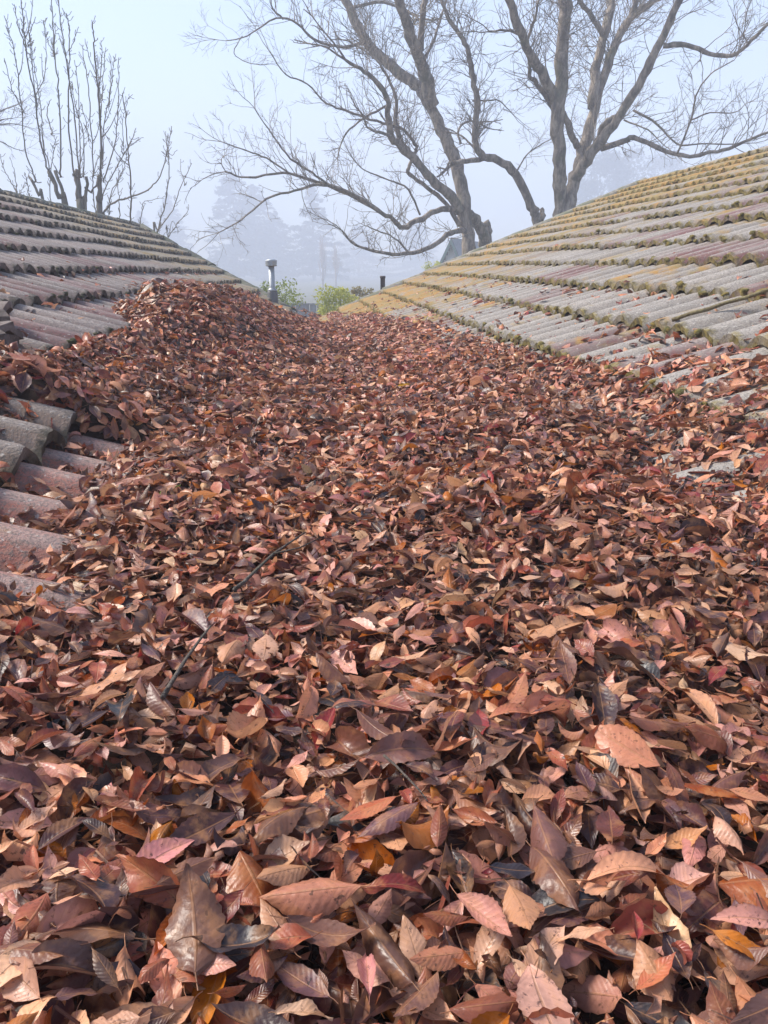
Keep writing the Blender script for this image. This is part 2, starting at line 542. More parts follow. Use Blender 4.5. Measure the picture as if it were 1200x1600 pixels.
def leaf_top(x, y):
    x = np.asarray(x, float); y = np.asarray(y, float)
    fill = -.432 - .235 * sstep(6.4, 10.8, y) + .05 * (x - .2) + .036 * lump(x, y) - .03 * sstep(3, 5, y) - .04 * sstep(.65, .95, x) * sstep(1.3, 1.6, y) * (1 - sstep(2.6, 3.3, y)) + .043 * np.exp(-((x + .30) / .22) ** 2) * (1 - sstep(2.3, 3.2, y))
    # the heap pushed up on the left roof, trailing off along it to the far end
    cx = -.80 + .045 * np.clip(y - 5, 0, 9)
    w = np.where(x < cx, .42, .50)
    hh = .40 * sstep(2.45, 4.5, y) * (1 - .50 * sstep(5.0, 8.4, y)) * (1 - .3 * sstep(8.5, 11, y))
    mound = hh * np.exp(-((x - cx) / w) ** 2)
    z = fill + mound * (1 + .12 * lump(x * 1.15 + .7, y * .8) + .16 * lump(x * 2.3, y * 1.9 + 1)) - .055 * np.exp(-((x - .22) / .33) ** 2) * sstep(2.0, 3.6, y)
    # thin scatter over the lower courses of the right roof, near the viewer
    cov = (.012 + .026 * lump(x * 1.6 + 3, y * 1.6)) * (1 - sstep(2.2, 3.0, y + .55 * (x - 1.0))) + .06 * (1 - sstep(1.0, 1.7, y))
    edge = np.interp(y, [0, 2.6, 3.2, 4.6, 6, 8.4, 9.6, 12], [1.7, 1.2, 1.02, .97, .92, .74, .56, .3])
    cov2 = .045 * (1 - sstep(edge - .1, edge + .03, x)) * (x > .2)
    z = np.maximum(z, z_right(x, y) + np.maximum(cov, cov2) - .02 + .008 * lump(x * 2, y * 2))
    # spill on the left roof close to the viewer and between its two lowest courses
    zl = z_left(np.minimum(x, 0), y)
    sp = .10 * (1 - sstep(.85, 1.12, y)) * (x < .1) + .075 * np.exp(-((y - 2.12) / .16) ** 2) * (x < 0) * (1 - sstep(.85, 1.3, -x))
    sp2 = (.115 + .03 * lump(x * 1.5, y * 1.5)) * sstep(-.79, -.71, x - .015 * lump(x, y * 3)) * sstep(1.9, 2.02, y) * (1 - sstep(4.2, 5, y))
    z = np.maximum(z, np.where(x < .1, zl - .022 + np.maximum(sp, sp2), -9))
    return z

rroof = thing('tiled_roof', 'pale grey and yellow lichened tiled roof rising on the right', 'roof')
lroof = thing('tiled_roof', 'pinkish grey tiled roof rising on the left behind the leaf heap', 'roof')
build_roof(rroof, 1, RX, z_right, lambda x: VERGE_R, -1.2, M_tile_r, M_tile_rs)
build_roof(lroof, -1, LX, z_left, lambda x: verge_l(.48) + round((verge_l(x) - verge_l(.48)) / ROLL) * ROLL, -1.2, M_tile_l, M_tile_ls)

def sheet(name, quads, mat, parent):
    V = np.array([p for q in quads for p in q]); n = len(quads)
    return link(name, mk_mesh(name, V, np.arange(4 * n).reshape(n, 4), False, mats=[mat]), parent)

RRX, LRX = RX[-1] + .16, LX[-1] - .12
RRZ, LRZ = -.78 + .4 * RRX, -.6 + .4 * abs(LRX)
dk = -.085
sheet('roof_deck', [[(.2, -1.2, -.7 + dk), (.2, VERGE_R - .03, -.7 + dk), (RRX, VERGE_R - .03, RRZ + dk), (RRX, -1.2, RRZ + dk)],
                    [(RRX, -1.2, RRZ + dk), (RRX, VERGE_R - .03, RRZ + dk), (RRX + 5.2, VERGE_R - .03, RRZ - 2.08 + dk), (RRX + 5.2, -1.2, RRZ - 2.08 + dk)]], M_deck, rroof)
sheet('roof_deck', [[(.2, verge_l(.0) - .5, -.7 + dk), (.2, -1.2, -.7 + dk), (LRX, -1.2, LRZ + dk - .03), (LRX, verge_l(LRX) - .1, LRZ + dk - .05)],
                    [(LRX, verge_l(LRX) - .1, LRZ + dk), (LRX, -1.2, LRZ + dk), (LRX - 3.7, -1.2, LRZ - 1.5 + dk), (LRX - 3.7, verge_l(LRX) - .1, LRZ - 1.5 + dk)]], M_deck, lroof)
mb = MB(); mb.box((RRX + .05, 5.3, (GZ - .95) / 2), (RRX * 2 - .5, 12.4, -.95 - GZ)); mb.obj('wall', M_wall, rroof)
mb = MB(); mb.box((LRX - .1, 5.0, (GZ - .95) / 2), (-LRX * 2 - .4, 11.8, -.95 - GZ)); mb.obj('wall', M_wall, lroof)

def mat_cap(name, a, b, m):
    t = NT(name)
    P = t.pos()
    c = t.mix(t.ramp(t.noise(P, 14, 5), .38, .62), a + (1,), b + (1,))
    c = t.mix(t.math('MULTIPLY', t.ramp(t.noise(P, 6, 5), .45, .6), .8), c, m + (1,))
    t.l(c, t.b.inputs['Base Color']); t.b.inputs['Roughness'].default_value = .9
    t.bump(t.noise(P, 70, 4), .6, .008)
    return t.m
M_capr = mat_cap('cap right', (.24, .23, .20), (.15, .14, .11), (.12, .13, .075))
M_capl = mat_cap('cap left', (.11, .11, .085), (.06, .065, .05), (.05, .065, .028))

def cap_mesh(name, mat, w=.115, L=.44, h=.075):
    a = np.linspace(-1.25, 1.25, 9)
    prof = np.stack([np.sin(a) / math.sin(1.25) * w, (np.cos(a) - math.cos(1.25)) / (1 - math.cos(1.25)) * h], -1)
    th = .022
    rows = []
    for X, off in ((0.0, -th), (0.0, 0), (.02, .004), (L, -.012)):
        rows.append(np.stack([np.full(9, X), prof[:, 0] * (1 + off), prof[:, 1] + off], -1))
    V = np.concatenate(rows)
    F = [(r_ * 9 + k, r_ * 9 + k + 1, (r_ + 1) * 9 + k + 1, (r_ + 1) * 9 + k) for r_ in range(3) for k in range(8)]
    return mk_mesh(name, V, np.array(F)[:, ::-1], True, mats=[mat])

def run_caps(name, me, A, B, parent, step=.38, lift=.0):
    A = np.array(A, float); B = np.array(B, float)
    D = B - A; L = np.linalg.norm(D); D /= L
    n = int(L / step)
    rz = math.atan2(D[1], D[0]); ry = -math.asin(D[2])
    for i in range(n):
        p = A + D * (i * step)
        link(name, me, parent, (p[0], p[1], p[2] + lift + random.gauss(0, .005)), (random.gauss(0, .02), ry + random.gauss(0, .012) - .03, rz + random.gauss(0, .01)))

cr, cl = cap_mesh('ridge_tile', M_capr), cap_mesh('ridge_tile', M_capl)
run_caps('ridge_tile', cr, (RRX + .02, 1.5, RRZ + .0), (RRX + .02, VERGE_R, RRZ + .0), rroof, .38, -.055)
run_caps('verge_tile', cap_mesh('verge_tile', M_capr, .075, .40, .055), (.42, VERGE_R - .02, z_right(.42, 12) + .012), (RRX, VERGE_R - .02, RRZ + .012), rroof, .35, -.03)
run_caps('ridge_tile', cl, (LRX, 3.0, LRZ + .0), (LRX, verge_l(LRX), LRZ + .0), lroof, .38, -.04)
run_caps('verge_tile', cap_mesh('verge_tile', M_capl, .09, .62, .065), (-.30, verge_l(.30), float(z_left(-.3, 11.5)) + .0), (LRX, verge_l(LRX), LRZ + .01), lroof, .55, -.025)

def beam(name, A, B, hgt, th, mat, parent):
    A = np.array(A, float); B = np.array(B, float); D = B - A; D /= np.linalg.norm(D)
    n_ = np.cross(D, [0, 0, 1]); n_ /= np.linalg.norm(n_)
    V = [p + n_ * a + [0, 0, z] for p in (A, B) for a in (-th / 2, th / 2) for z in (-hgt, 0)]
    return link(name, mk_mesh(name, V, np.array([(0, 1, 3, 2), (4, 6, 7, 5), (0, 4, 5, 1), (2, 3, 7, 6), (0, 2, 6, 4), (1, 5, 7, 3)]), False, mats=[mat]), parent)
M_board = plain('barge paint', (.10, .095, .08), .8, 0, .3, 8)
beam('barge_board', (.42, VERGE_R + .045, z_right(.42, 12) - .005), (RRX, VERGE_R + .045, RRZ - .005), .2, .03, M_board, rroof)
beam('barge_board', (-.30, verge_l(.30) + .05, float(z_left(-.3, 11.5)) - .005), (LRX, verge_l(LRX) + .05, LRZ - .005), .2, .03, M_board, lroof)

# ------------------------------------------------------------------ fallen leaves
def leaf_template(ns, cross, r, teeth=False, stem=False, style=None):
    """length 1 along x, width across y, z up"""
    wr = r.uniform(.15, .225)
    if r.random() < .25: wr *= 1.22
    if style == 'stalk': wr = .014; 
    if style == 'round': wr = r.uniform(.30, .38)
    pk = r.uniform(.40, .56)                      # where it is widest
    tipx = r.uniform(1.0, 1.6)
    xs = np.linspace(0, 1, ns + 1)
    a = np.where(xs < pk, np.sin(np.pi / 2 * np.clip(xs / pk, 0, 1)) ** .8, np.cos(np.pi / 2 * np.clip((xs - pk) / (1 - pk), 0, 1)) ** tipx)
    w = wr * a
    w[0] = .012; w[-1] = .004
    bend = r.normal(0, .75); fold = abs(r.normal(.22, .22)) * (1 if r.random() < .7 else -1)
    cup = r.normal(.15, .35); twist = r.normal(0, .35)
    if style == 'curl': bend *= 2.2; cup = r.uniform(.9, 1.8) * (1 if r.random() < .5 else -1); twist *= 2
    wav, ph = r.uniform(0, .035), r.uniform(0, 6)
    us = np.linspace(-1, 1, cross + 1)
    ang = bend * (xs - .4) * 1.0
    cxs = np.concatenate([[0], np.cumsum(np.cos((ang[1:] + ang[:-1]) / 2) / ns)])
    czs = np.concatenate([[0], np.cumsum(np.sin((ang[1:] + ang[:-1]) / 2) / ns)])
    side = r.normal(0, .12) * (xs - .3) ** 2
    V, U = [], []
    for i, x in enumerate(xs):
        for k, u in enumerate(us):
            ww = w[i]
            xo = 0
            if teeth and abs(u) > .99 and 0 < i < ns:
                ww *= 1.035 if i % 2 else .955
                xo = .008 if i % 2 else 0
            y = u * ww
            z = abs(u) * ww * fold + (u * u) * ww * cup + wav * math.sin(ph + x * 13 + (2 if u > 0 else 0)) * abs(u) ** 1.5
            tw = twist * (x - .4)
            y, z = y * math.cos(tw) - z * math.sin(tw), y * math.sin(tw) + z * math.cos(tw)
            V.append((cxs[i] + xo - z * math.sin(ang[i]) * .8, y + side[i], czs[i] + z))
            U.append((u, x, 0))
    n = cross + 1
    F = [(i * n + k, (i + 1) * n + k, (i + 1) * n + k + 1, i * n + k + 1) for i in range(ns) for k in range(cross)]
    V = np.array(V); U = np.array(U)
    if stem:
        b = len(V); s = r.uniform(.10, .2); c = r.normal(0, .05)
        sv = []
        for q, (X, Y, Z) in enumerate(((0.02, 0, .002), (-s * .5, c * .4, .012), (-s, c, .0))):
            sv += [(X, Y - .007, Z), (X, Y + .007, Z), (X, Y, Z + .011)]
        V = np.concatenate([V, sv]); U = np.concatenate([U, np.tile([0, .5, 0], (9, 1))])
        F += [(b + 3 * q + k, b + 3 * q + (k + 1) % 3, b + 3 * q + 3 + (k + 1) % 3, b + 3 * q + 3 + k) for q in range(2) for k in range(3)]
    V[:, 0] -= .5
    V[:, 2] -= V[:, 2].mean()
    return V, np.array(F), U

PAL = np.array([[.60, .335, .215], [.70, .44, .315], [.50, .235, .155], [.34, .115, .075], [.23, .075, .056], [.14, .052, .045],
                [.075, .033, .035], [.042, .025, .028], [.036, .036, .043], [.38, .135, .042], [.27, .07, .025], [.23, .05, .052],
                [.58, .31, .255], [.10, .056, .05], [.58, .37, .24], [.13, .066, .074]])
PW = np.array([.125, .09, .095, .08, .09, .115, .14, .12, .035, .03, .03, .035, .12, .045, .02, .085])
PW = PW / PW.sum()
PAL = PAL * [1.0, .98, .99]

def leaf_cols(n, r, lo=.65, hi=1.45):
    c = PAL[r.choice(len(PAL), n, p=PW)] * r.uniform(lo, hi, (n, 1)) * r.normal(1, .035, (n, 3))
    return np.clip(c / np.maximum(1, c.max(1, keepdims=True) / .70), .018, .75)

def eul(yaw, tx, ty):
    """rotation matrices, tilt after turning"""
    cy, sy = np.cos(yaw), np.sin(yaw); O = np.zeros_like(yaw); I = np.ones_like(yaw)
    Z = np.stack([cy, -sy, O, sy, cy, O, O, O, I], -1).reshape(-1, 3, 3)
    c, s = np.cos(tx), np.sin(tx)
    X = np.stack([I, O, O, O, c, -s, O, s, c], -1).reshape(-1, 3, 3)
    c, s = np.cos(ty), np.sin(ty)
    Y = np.stack([c, O, s, O, I, O, -s, O, c], -1).reshape(-1, 3, 3)
    return Z @ Y @ X

def surf_R(x, y):
    """rotation carrying +z onto the normal of the drift"""
    e = .05
    gx_ = (leaf_top(x + e, y) - leaf_top(x - e, y)) / (2 * e)
    gy_ = (leaf_top(x, y + e) - leaf_top(x, y - e)) / (2 * e)
    gx_, gy_ = np.clip(gx_, -.9, .9), np.clip(gy_, -.9, .9)
    n = np.stack([-gx_, -gy_, np.ones_like(gx_)], -1); n /= np.linalg.norm(n, axis=1)[:, None]
    a = np.stack([np.ones_like(gx_), np.zeros_like(gx_), gx_], -1); a /= np.linalg.norm(a, axis=1)[:, None]
    b = np.cross(n, a)
    return np.stack([a, b, n], -1)

def pose(x, y, r, sd=.29):
    n = len(x)
    k = r.random(n)
    s = np.where(k < .16, sd * 2.4, sd)
    R = eul(r.uniform(0, 2 * np.pi, n), r.normal(0, 1, n) * s + np.where(r.random(n) < .42, np.pi, 0), r.normal(0, 1, n) * s * .8)
    return surf_R(x, y) @ R

RXA, LXA = np.array(RX), np.sort(-np.array(LX))
def roof_wave(x, y):
    """top of the tiling, rolls included"""
    x = np.asarray(x, float); y = np.asarray(y, float)
    sl = .40 - STEP / GAUGE
    xr = RXA[np.clip(np.searchsorted(RXA, x) - 1, 0, len(RXA) - 1)]
    zr = z_right(xr, y) - .018 + sl * (x - xr) + .058 * roll_h(((VERGE_R - y) / ROLL) % 1.0)
    xl = LXA[np.clip(np.searchsorted(LXA, -x) - 1, 0, len(LXA) - 1)]
    zl = z_left(-xl, y) - .018 + sl * (-x - xl) + .058 * roll_h(((verge_l(.48) - y) / ROLL) % 1.0)
    return np.maximum(np.where(x > -.1, zr, -9), np.where(x < -.05, zl, -9))

M_leaf_o, M_leaf_s = mat_leaf('dry leaf', 'obj'), mat_leaf('dry leaf litter', 'att')
pile = thing('leaf_drift', 'deep drift of dead brown leaves filling the valley between both tiled roofs', 'leaves', (.2, 3.5, -.5))
pile_off = np.array(pile.location)

def scatter(n, xr, yr, r, size, templ, depth, tint=1.0, up=.012, off=False):
    x = r.uniform(*xr, n); y = r.uniform(*yr, n)
    px, py, d = project(np.stack([x, y, leaf_top(x, y)], -1))
    k = (px > -260) & (px < 1460) & (py < 1900) & (d > .2)
    if off: k = ~k                      # beyond the edges of the view, for a step to the side
    z = leaf_top(x, y)
    thick = z - roof_wave(x, y)
    k &= (thick > -.016) & ((thick > .03) | (r.random(n) < .10 + np.clip(thick, 0, 1) * 22))
    x, y, z, thick = x[k], y[k], z[k], thick[k]
    n = len(x)
    dz = up - r.random(n) ** 1.3 * depth
    z = np.maximum(z + dz, roof_wave(x, y) + .004 + .006 * r.random(n))
    return place(np.stack([x, y, z], -1), r, size, templ, pose(x, y, r), tint)

def strays(n, r, size, templ):
    """single leaves blown up the slopes and caught between the rolls"""
    y = r.uniform(1.2, 10.5, n)
    right = r.random(n) < .72
    d = r.exponential(.22, n)
    edge = np.interp(y, [0, 2.6, 3.2, 4.6, 6, 8.4, 9.6, 12], [1.7, 1.35, 1.06, .99, .93, .74, .56, .3])
    edl = np.interp(y, [0, 1.9, 2.3, 3.1, 5, 8, 11], [.40, .42, .85, .83, 1.15, .95, .5])
    x = np.where(right, edge - .08 + d * 1.4, -(edl - .05 + d))
    # they slide into the troughs
    a = np.where(right, VERGE_R, verge_l(.48))
    tr = a - np.round((a - y) / ROLL) * ROLL
    y = np.where(r.random(n) < .7, tr + r.normal(0, .022, n), y)
    z = roof_wave(x, y) + .012
    k = z > leaf_top(x, y) - .01
    x, y, z = x[k], y[k], z[k]
    n = len(x)
    sl = np.where(x > .2, .30, -.30)
    nrm = np.stack([-sl, np.zeros(n), np.ones(n)], -1); nrm /= np.linalg.norm(nrm, axis=1)[:, None]
    ax = np.stack([np.ones(n), np.zeros(n), sl], -1); ax /= np.linalg.norm(ax, axis=1)[:, None]
    Rb = np.stack([ax, np.cross(nrm, ax), nrm], -1)
    R = Rb @ eul(r.uniform(0, 6.28, n), r.normal(0, .25, n) + np.where(r.random(n) < .4, np.pi, 0), r.normal(0, .2, n))
    return place(np.stack([x, y, z], -1), r, size, templ, R, 1.0)

def place(P, r, size, templ, R, tint):
    n = len(P)
    S = np.clip(r.lognormal(math.log(size), .36, n), size * .45, size * 1.75)
    damp = .5 + .5 * np.clip(lump(P[:, 0] * .9 + 4, P[:, 1] * .7) * 1.6, -1, 1)           # wetter and drier patches
    col = leaf_cols(n, r) * tint * (.72 + .45 * damp)[:, None]
    ti = r.integers(len(templ), size=n)
    Vs, Fs, Us, Cs = [], [], [], []
    nb = 0
    for q, (V, F, U) in enumerate(templ):
        m = np.where(ti == q)[0]
        if not len(m): continue
        W = np.einsum('nij,vj->nvi', R[m] * S[m, None, None], V) + P[m, None]
        Vs.append(W.reshape(-1, 3))
        Fs.append((F[None] + (nb + np.arange(len(m)) * len(V))[:, None, None]).reshape(-1, 4))
        Us.append(np.tile(U, (len(m), 1)))
        Cs.append(np.repeat(np.concatenate([col[m], np.ones((len(m), 1))], 1), len(V), 0))
        nb += len(m) * len(V)
    return np.concatenate(Vs), np.concatenate(Fs), np.concatenate(Us), np.concatenate(Cs)

r = np.random.default_rng(21)
def mixed(ns, cross, n, teeth, stem):
    return ([leaf_template(ns, cross, r, teeth, stem) for _ in range(n)] + [leaf_template(ns, cross, r, teeth, stem, 'curl') for _ in range(n // 4)]
            + [leaf_template(ns, cross, r, teeth, False, 'round') for _ in range(n // 9)])
TN, TM, TF = mixed(12, 4, 26, True, True), mixed(5, 2, 24, False, False), mixed(3, 2, 20, False, False)
TS = [leaf_template(4, 1, r, False, False, 'stalk') for _ in range(6)]
TC = [leaf_template(3, 2, r, False, False, 'curl') for _ in range(8)]
parts = [scatter(19500, (-.95, 1.25), (.12, 1.35), r, .033, TN, .052),
         scatter(47000, (-1.25, 1.85), (1.3, 4.0), r, .039, TM, .052),
         scatter(64000, (-1.5, 1.7), (3.95, 12.0), r, .047, TF, .045),
         scatter(2600, (-.95, 1.4), (.12, 2.4), r, .05, TS, .02, tint=.35),
         scatter(5200, (-.9, 1.25), (.12, 1.9), r, .011, TC, .02, tint=.7),
         scatter(29000, (-1.45, 1.95), (-.35, 3.0), r, .037, TM, .045, off=True),
         scatter(1700, (-.5, .8), (.2, .62), r, .037, TN, .07, up=-.004),
         strays(1500, r, .036, TM)]
nb = 0
AV, AF, AU, AC = [], [], [], []
for V, F, U, Cc in parts:
    AV.append(V); AF.append(F + nb); AU.append(U); AC.append(Cc); nb += len(V)
me = mk_mesh('leaf_litter', np.concatenate(AV) - pile_off, np.concatenate(AF), True,
             {'luv': ('FLOAT_VECTOR', np.concatenate(AU)), 'lcol': ('FLOAT_COLOR', np.concatenate(AC))}, None, [M_leaf_s])
o = link('leaf_litter', me, pile); o['kind'] = 'stuff'
print('leaf tris', sum(len(f) for f in AF) * 2)

# rotted layer underneath
X, Y = np.meshgrid(np.linspace(-1.9, 1.9, 96), np.linspace(-.9, 11.6, 220))
Z = leaf_top(X, Y) - .055
zf_ = roof_wave(X, Y)
Z = np.where(Z < zf_ + .004, zf_ - .12, Z)
idx = np.arange(X.size).reshape(X.shape)
qf = np.stack([idx[:-1, :-1], idx[:-1, 1:], idx[1:, 1:], idx[1:, :-1]], -1).reshape(-1, 4)
M_mulch = plain('leaf mulch', (.05, .028, .02), .95, 0, .5, 40)
o = link('leaf_mulch', mk_mesh('leaf_mulch', np.stack([X, Y, Z], -1).reshape(-1, 3) - pile_off, qf, True, mats=[M_mulch]), pile)
o['kind'] = 'stuff'

# the leaves that show largest, one object each
r = np.random.default_rng(77)
hero = []
for i in range(30):
    V, F, U = leaf_template(22, 6, r, True, True)
    hero.append(mk_mesh('leaf', V, F, True, {'luv': ('FLOAT_VECTOR', U)}, None, [M_leaf_o]))
pts, tries = [], 0
while len(pts) < 300 and tries < 60000:
    tries += 1
    x, y = r.uniform(-.55, .85), r.uniform(.26, 1.0)
    z = float(leaf_top(x, y))
    px, py, d = project(np.array([[x, y, z]]))
    if not (-60 < px[0] < 1260 and 960 < py[0] < 1680): continue
    if any((x - a) ** 2 + (y - b) ** 2 < .021 ** 2 for a, b, c in pts): continue
    pts.append((x, y, z))
pa = np.array(pts)
RR = pose(pa[:, 0], pa[:, 1], r, .21)
cols = leaf_cols(len(pa), r, .8, 1.25)
for i, (x, y, z) in enumerate(pts):
    s = float(np.clip(r.lognormal(math.log(.040), .32), .022, .070))
    if i % 13 == 0: s = r.uniform(.062, .074); cols[i] = PAL[(3, 6, 13, 5, 0, 15)[(i // 13) % 6]]
    Mx = Matrix.Translation((x - pile_off[0], y - pile_off[1], z - pile_off[2] + .012 + .008 * r.random())) @ Matrix(RR[i].tolist()).to_4x4() @ Matrix.Scale(s, 4)
    o = link('leaf', hero[i % 30], pile)
    o.matrix_local = Mx
    o.color = (*cols[i].tolist(), 1)

def on_drift(px, py, up=.012):
    """where the view in that direction meets the drift"""
    q = ray(px, py)
    for k in np.linspace(.3, 14, 3000):
        p = q * k
        if p[2] < float(leaf_top(p[0], p[1])) + up: return p
    return q * 3

def lone_leaf(px, py, size, col, label, tilt=(.2, .2), yaw=0.5):
    p = on_drift(px, py)
    o = link('fallen_leaf', hero[3], None, p, (tilt[0], tilt[1], yaw))
    o.scale = (size,) * 3
    o.color = (*col, 1)
    tag(o, label, 'leaf')
lone_leaf(265, 765, .045, (.16, .42, .03), 'small fresh bright green leaf lying among the dead brown leaves', (.3, -.3), .4)
lone_leaf(634, 602, .07, (.50, .27, .02), 'bright yellow leaf lying on the brown drift far down the valley', (.35, 0), .2)

M_twig = mat_bark('twig bark', (.045, .036, .03), (.10, .08, .065), 60)
def twig(pix, rad, label, side=None):
    P = np.array([on_drift(a, b, .02) for a, b in pix]) + np.array([0, 0, .006])
    mbt = MB()
    P2 = np.array([P[0] + (P[-1] - P[0]) * 0 if False else p for p in P])
    q = np.concatenate([[P2[0]], (P2[:-1] + P2[1:]) / 2, [P2[-1]]])
    mbt.tube(q - P2[0], np.linspace(rad, rad * .4, len(q)), 6)
    if side is not None:
        i, d = side
        mbt.tube([q[i] - P2[0], q[i] - P2[0] + np.array(d) * .5, q[i] - P2[0] + np.array(d) + np.array([0, 0, .01])], [rad * .5, rad * .4, rad * .25], 5)
    o = mbt.obj('twig', M_twig, None, True, P2[0])
    tag(o, label, 'twig')
twig([(366, 928), (395, 905), (415, 880), (440, 862), (476, 838)], .0032, 'dark forked twig lying on the leaves left of centre', (3, (.08, .02, .01)))
twig([(255, 1098), (280, 1055), (302, 1020), (330, 985)], .0028, 'straight dark twig on the leaves below the forked one')
twig([(600, 1190), (640, 1225), (668, 1262)], .0014, 'thin crooked black twig in the hollow among the big near leaves')

# mossy stick lying up the right roof
A, B = at(1052, 500, 3.02), at(1215, 452, 3.0)
def on_right(px, py):
    q = ray(px, py); k = (-.78 + .05) / (q[2] - .4 * q[0]); return q * k
A, B = on_right(1050, 500), on_right(1225, 448)
mb = MB(); Q = np.array([A + (B - A) * k for k in np.linspace(0, 1, 7)]) - A
Q[:, 2] += np.array([0, .004, .001, .005, .002, .006, .0])
mb.tube(Q, [.008, .0075, .008, .007, .0075, .007, .006], 7)
o = mb.obj('stick', mat_bark('mossy stick', (.12, .095, .05), (.20, .17, .08), 40), None, True, A)
tag(o, 'long mossy stick lying up the slope of the right roof', 'stick')

# broken bits of tile stacked on the left roof
M_shard = plain('broken tile', (.17, .135, .12), .9, 0, .45, 30)
def shard(px, py, y, size, rot, label):
    p = at(px, py, y)
    ns = 6
    s = np.linspace(0, 1, ns + 1)
    h_ = roll_h(s) * .035
    h_[0] = h_[-1] = 0
    top = np.stack([np.zeros(ns + 1), (s - .5) * size[1], h_], -1)
    jag = np.random.default_rng(int(px * 7 + py)).normal(0, .012, ns + 1)
    V = np.concatenate([top + [0, 0, 0] - np.outer(jag, [1, 0, 0]), top + np.outer(size[0] + jag, [1, 0, 0]),
                        top - np.outer(jag, [1, 0, 0]) - [0, 0, .02], top + np.outer(size[0] + jag, [1, 0, 0]) - [0, 0, .02]])
    n = ns + 1
    F = []
    for k in range(ns):
        F += [(k, n + k, n + k + 1, k + 1), (2 * n + k, 2 * n + k + 1, 3 * n + k + 1, 3 * n + k), (k, k + 1, 2 * n + k + 1, 2 * n + k), (n + k, 3 * n + k, 3 * n + k + 1, n + k + 1)]
    F += [(0, 2 * n, 3 * n, n), (n - 1, 2 * n - 1, 4 * n - 1, 3 * n - 1)]
    V[:, 0] -= size[0]
    o = link('broken_tile', mk_mesh('broken_tile', V, np.array(F), False, mats=[M_shard]), None, p, rot)
    tag(o, label, 'tile', 'broken tiles stacked on the left roof')
shard(14, 553, 2.30, (.30, .17), (.05, .10, -.25), 'lowest brown broken tile of the stack at the left edge')
shard(10, 541, 2.32, (.30, .16), (.1, .02, -.1), 'flat brown broken tile in the middle of the stack at the left edge')
shard(14, 521, 2.33, (.28, .17), (-.08, -.10, .25), 'pale grey topped broken tile on the stack at the left edge')
shard(14, 488, 2.62, (.30, .16), (.1, .02, .15), 'thin pinkish broken tile lying just above the stack at the left edge')

# ------------------------------------------------------------------ flues
M_galv = plain('galvanised steel', (.36, .39, .41), .5, .6, .25, 12)
M_lead = plain('dark boot', (.10, .105, .11), .6, .2)
M_iron = plain('rusty pipe', (.05, .038, .034), .8)
B0 = at(426, 466, 11.6)
fl = thing('flue_pipe', 'galvanised metal flue with a ringed cap at the end of the left roof', 'flue pipe', B0)
mb = MB(); mb.lathe([(.042, -.05), (.042, .46), (.040, .46)], (0, 0, 0), 20); mb.obj('pipe', M_galv, fl, True)
mb = MB(); mb.lathe([(0, .43), (.076, .44), (.082, .455), (.074, .463), (.084, .475), (.076, .485), (.085, .497), (.078, .507), (.086, .52), (.04, .535), (0, .54)], (0, 0, 0), 24); mb.obj('cap', M_galv, fl, True)
mb = MB(); mb.lathe([(.085, -.14), (.074, .08), (.066, .10), (.044, .105)], (0, 0, 0), 20); mb.obj('boot', M_lead, fl, True)
mb = MB(); mb.lathe([(.068, .10), (.072, .115), (.044, .14)], (0, 0, 0), 20); mb.obj('collar', M_galv, fl, True)
B1 = at(598, 456, 12.25)
mb = MB(); mb.lathe([(0, -.2), (.036, -.2), (.036, .20), (.043, .20), (.043, .235), (.03, .235), (.03, .15), (0, .15)], (0, 0, 0), 16)
o = mb.obj('vent_pipe', M_iron, None, True, B1); tag(o, 'short dark iron vent pipe standing behind the right roof edge', 'vent pipe')

# ------------------------------------------------------------------ trees
M_bark = mat_bark('grey bark', (.10, .08, .06), (.36, .30, .235), 9)
M_barkl = mat_bark('sprout bark', (.13, .11, .085), (.20, .175, .13), 12)

def smooth_path(P, n=4):
    """Catmull-Rom through the given points"""
    P = np.asarray(P, float)
    Q = np.concatenate([[2 * P[0] - P[1]], P, [2 * P[-1] - P[-2]]])
    out = []
    for i in range(1, len(Q) - 2):
        for t_ in np.arange(n) / n:
            a, b, c, d = Q[i - 1:i + 3]
            out.append(.5 * (2 * b + (c - a) * t_ + (2 * a - 5 * b + 4 * c - d) * t_ ** 2 + (3 * b - a - 3 * c + d) * t_ ** 3))
    out.append(P[-1])
    return np.array(out)

def grow(mbx, p, d, L, rad, lvl, r, up=.25, maxl=3):
    """a wandering twig with side twigs"""
    n = max(3, int(4 + L * 2.0)) if lvl < maxl else 4
    P = [p]
    d = d / np.linalg.norm(d)
    for i in range(n):
        d = d + r.normal(0, .16, 3) + np.array([0, 0, up * .35])
        d /= np.linalg.norm(d)
        P.append(P[-1] + d * L / n)
    P = np.array(P)
    mbx.tube(P, np.linspace(rad, rad * .45, len(P)), 3 if rad < .02 else 5, cap=False)
    if lvl >= maxl: return
    m = int(L / (.26, .17, .2, .2)[lvl] * r.uniform(.7, 1.1)) + 1
    for _ in range(m):
        k = r.uniform(.15, 1.0)
        i = min(int(k * n), n - 1)
        q = P[i] + (P[i + 1] - P[i]) * (k * n - i)
        t_ = (P[i + 1] - P[i]) / np.linalg.norm(P[i + 1] - P[i])
        s = r.normal(0, 1, 3); s -= t_ * (s @ t_); s /= np.linalg.norm(s)
        nd = t_ * r.uniform(.5, .9) + s * r.uniform(.5, .9)
        grow(mbx, q, nd, L * r.uniform(.32, .6) * (1.15 - .5 * k), max(rad * .6, .0035), lvl + 1, r, up, maxl)

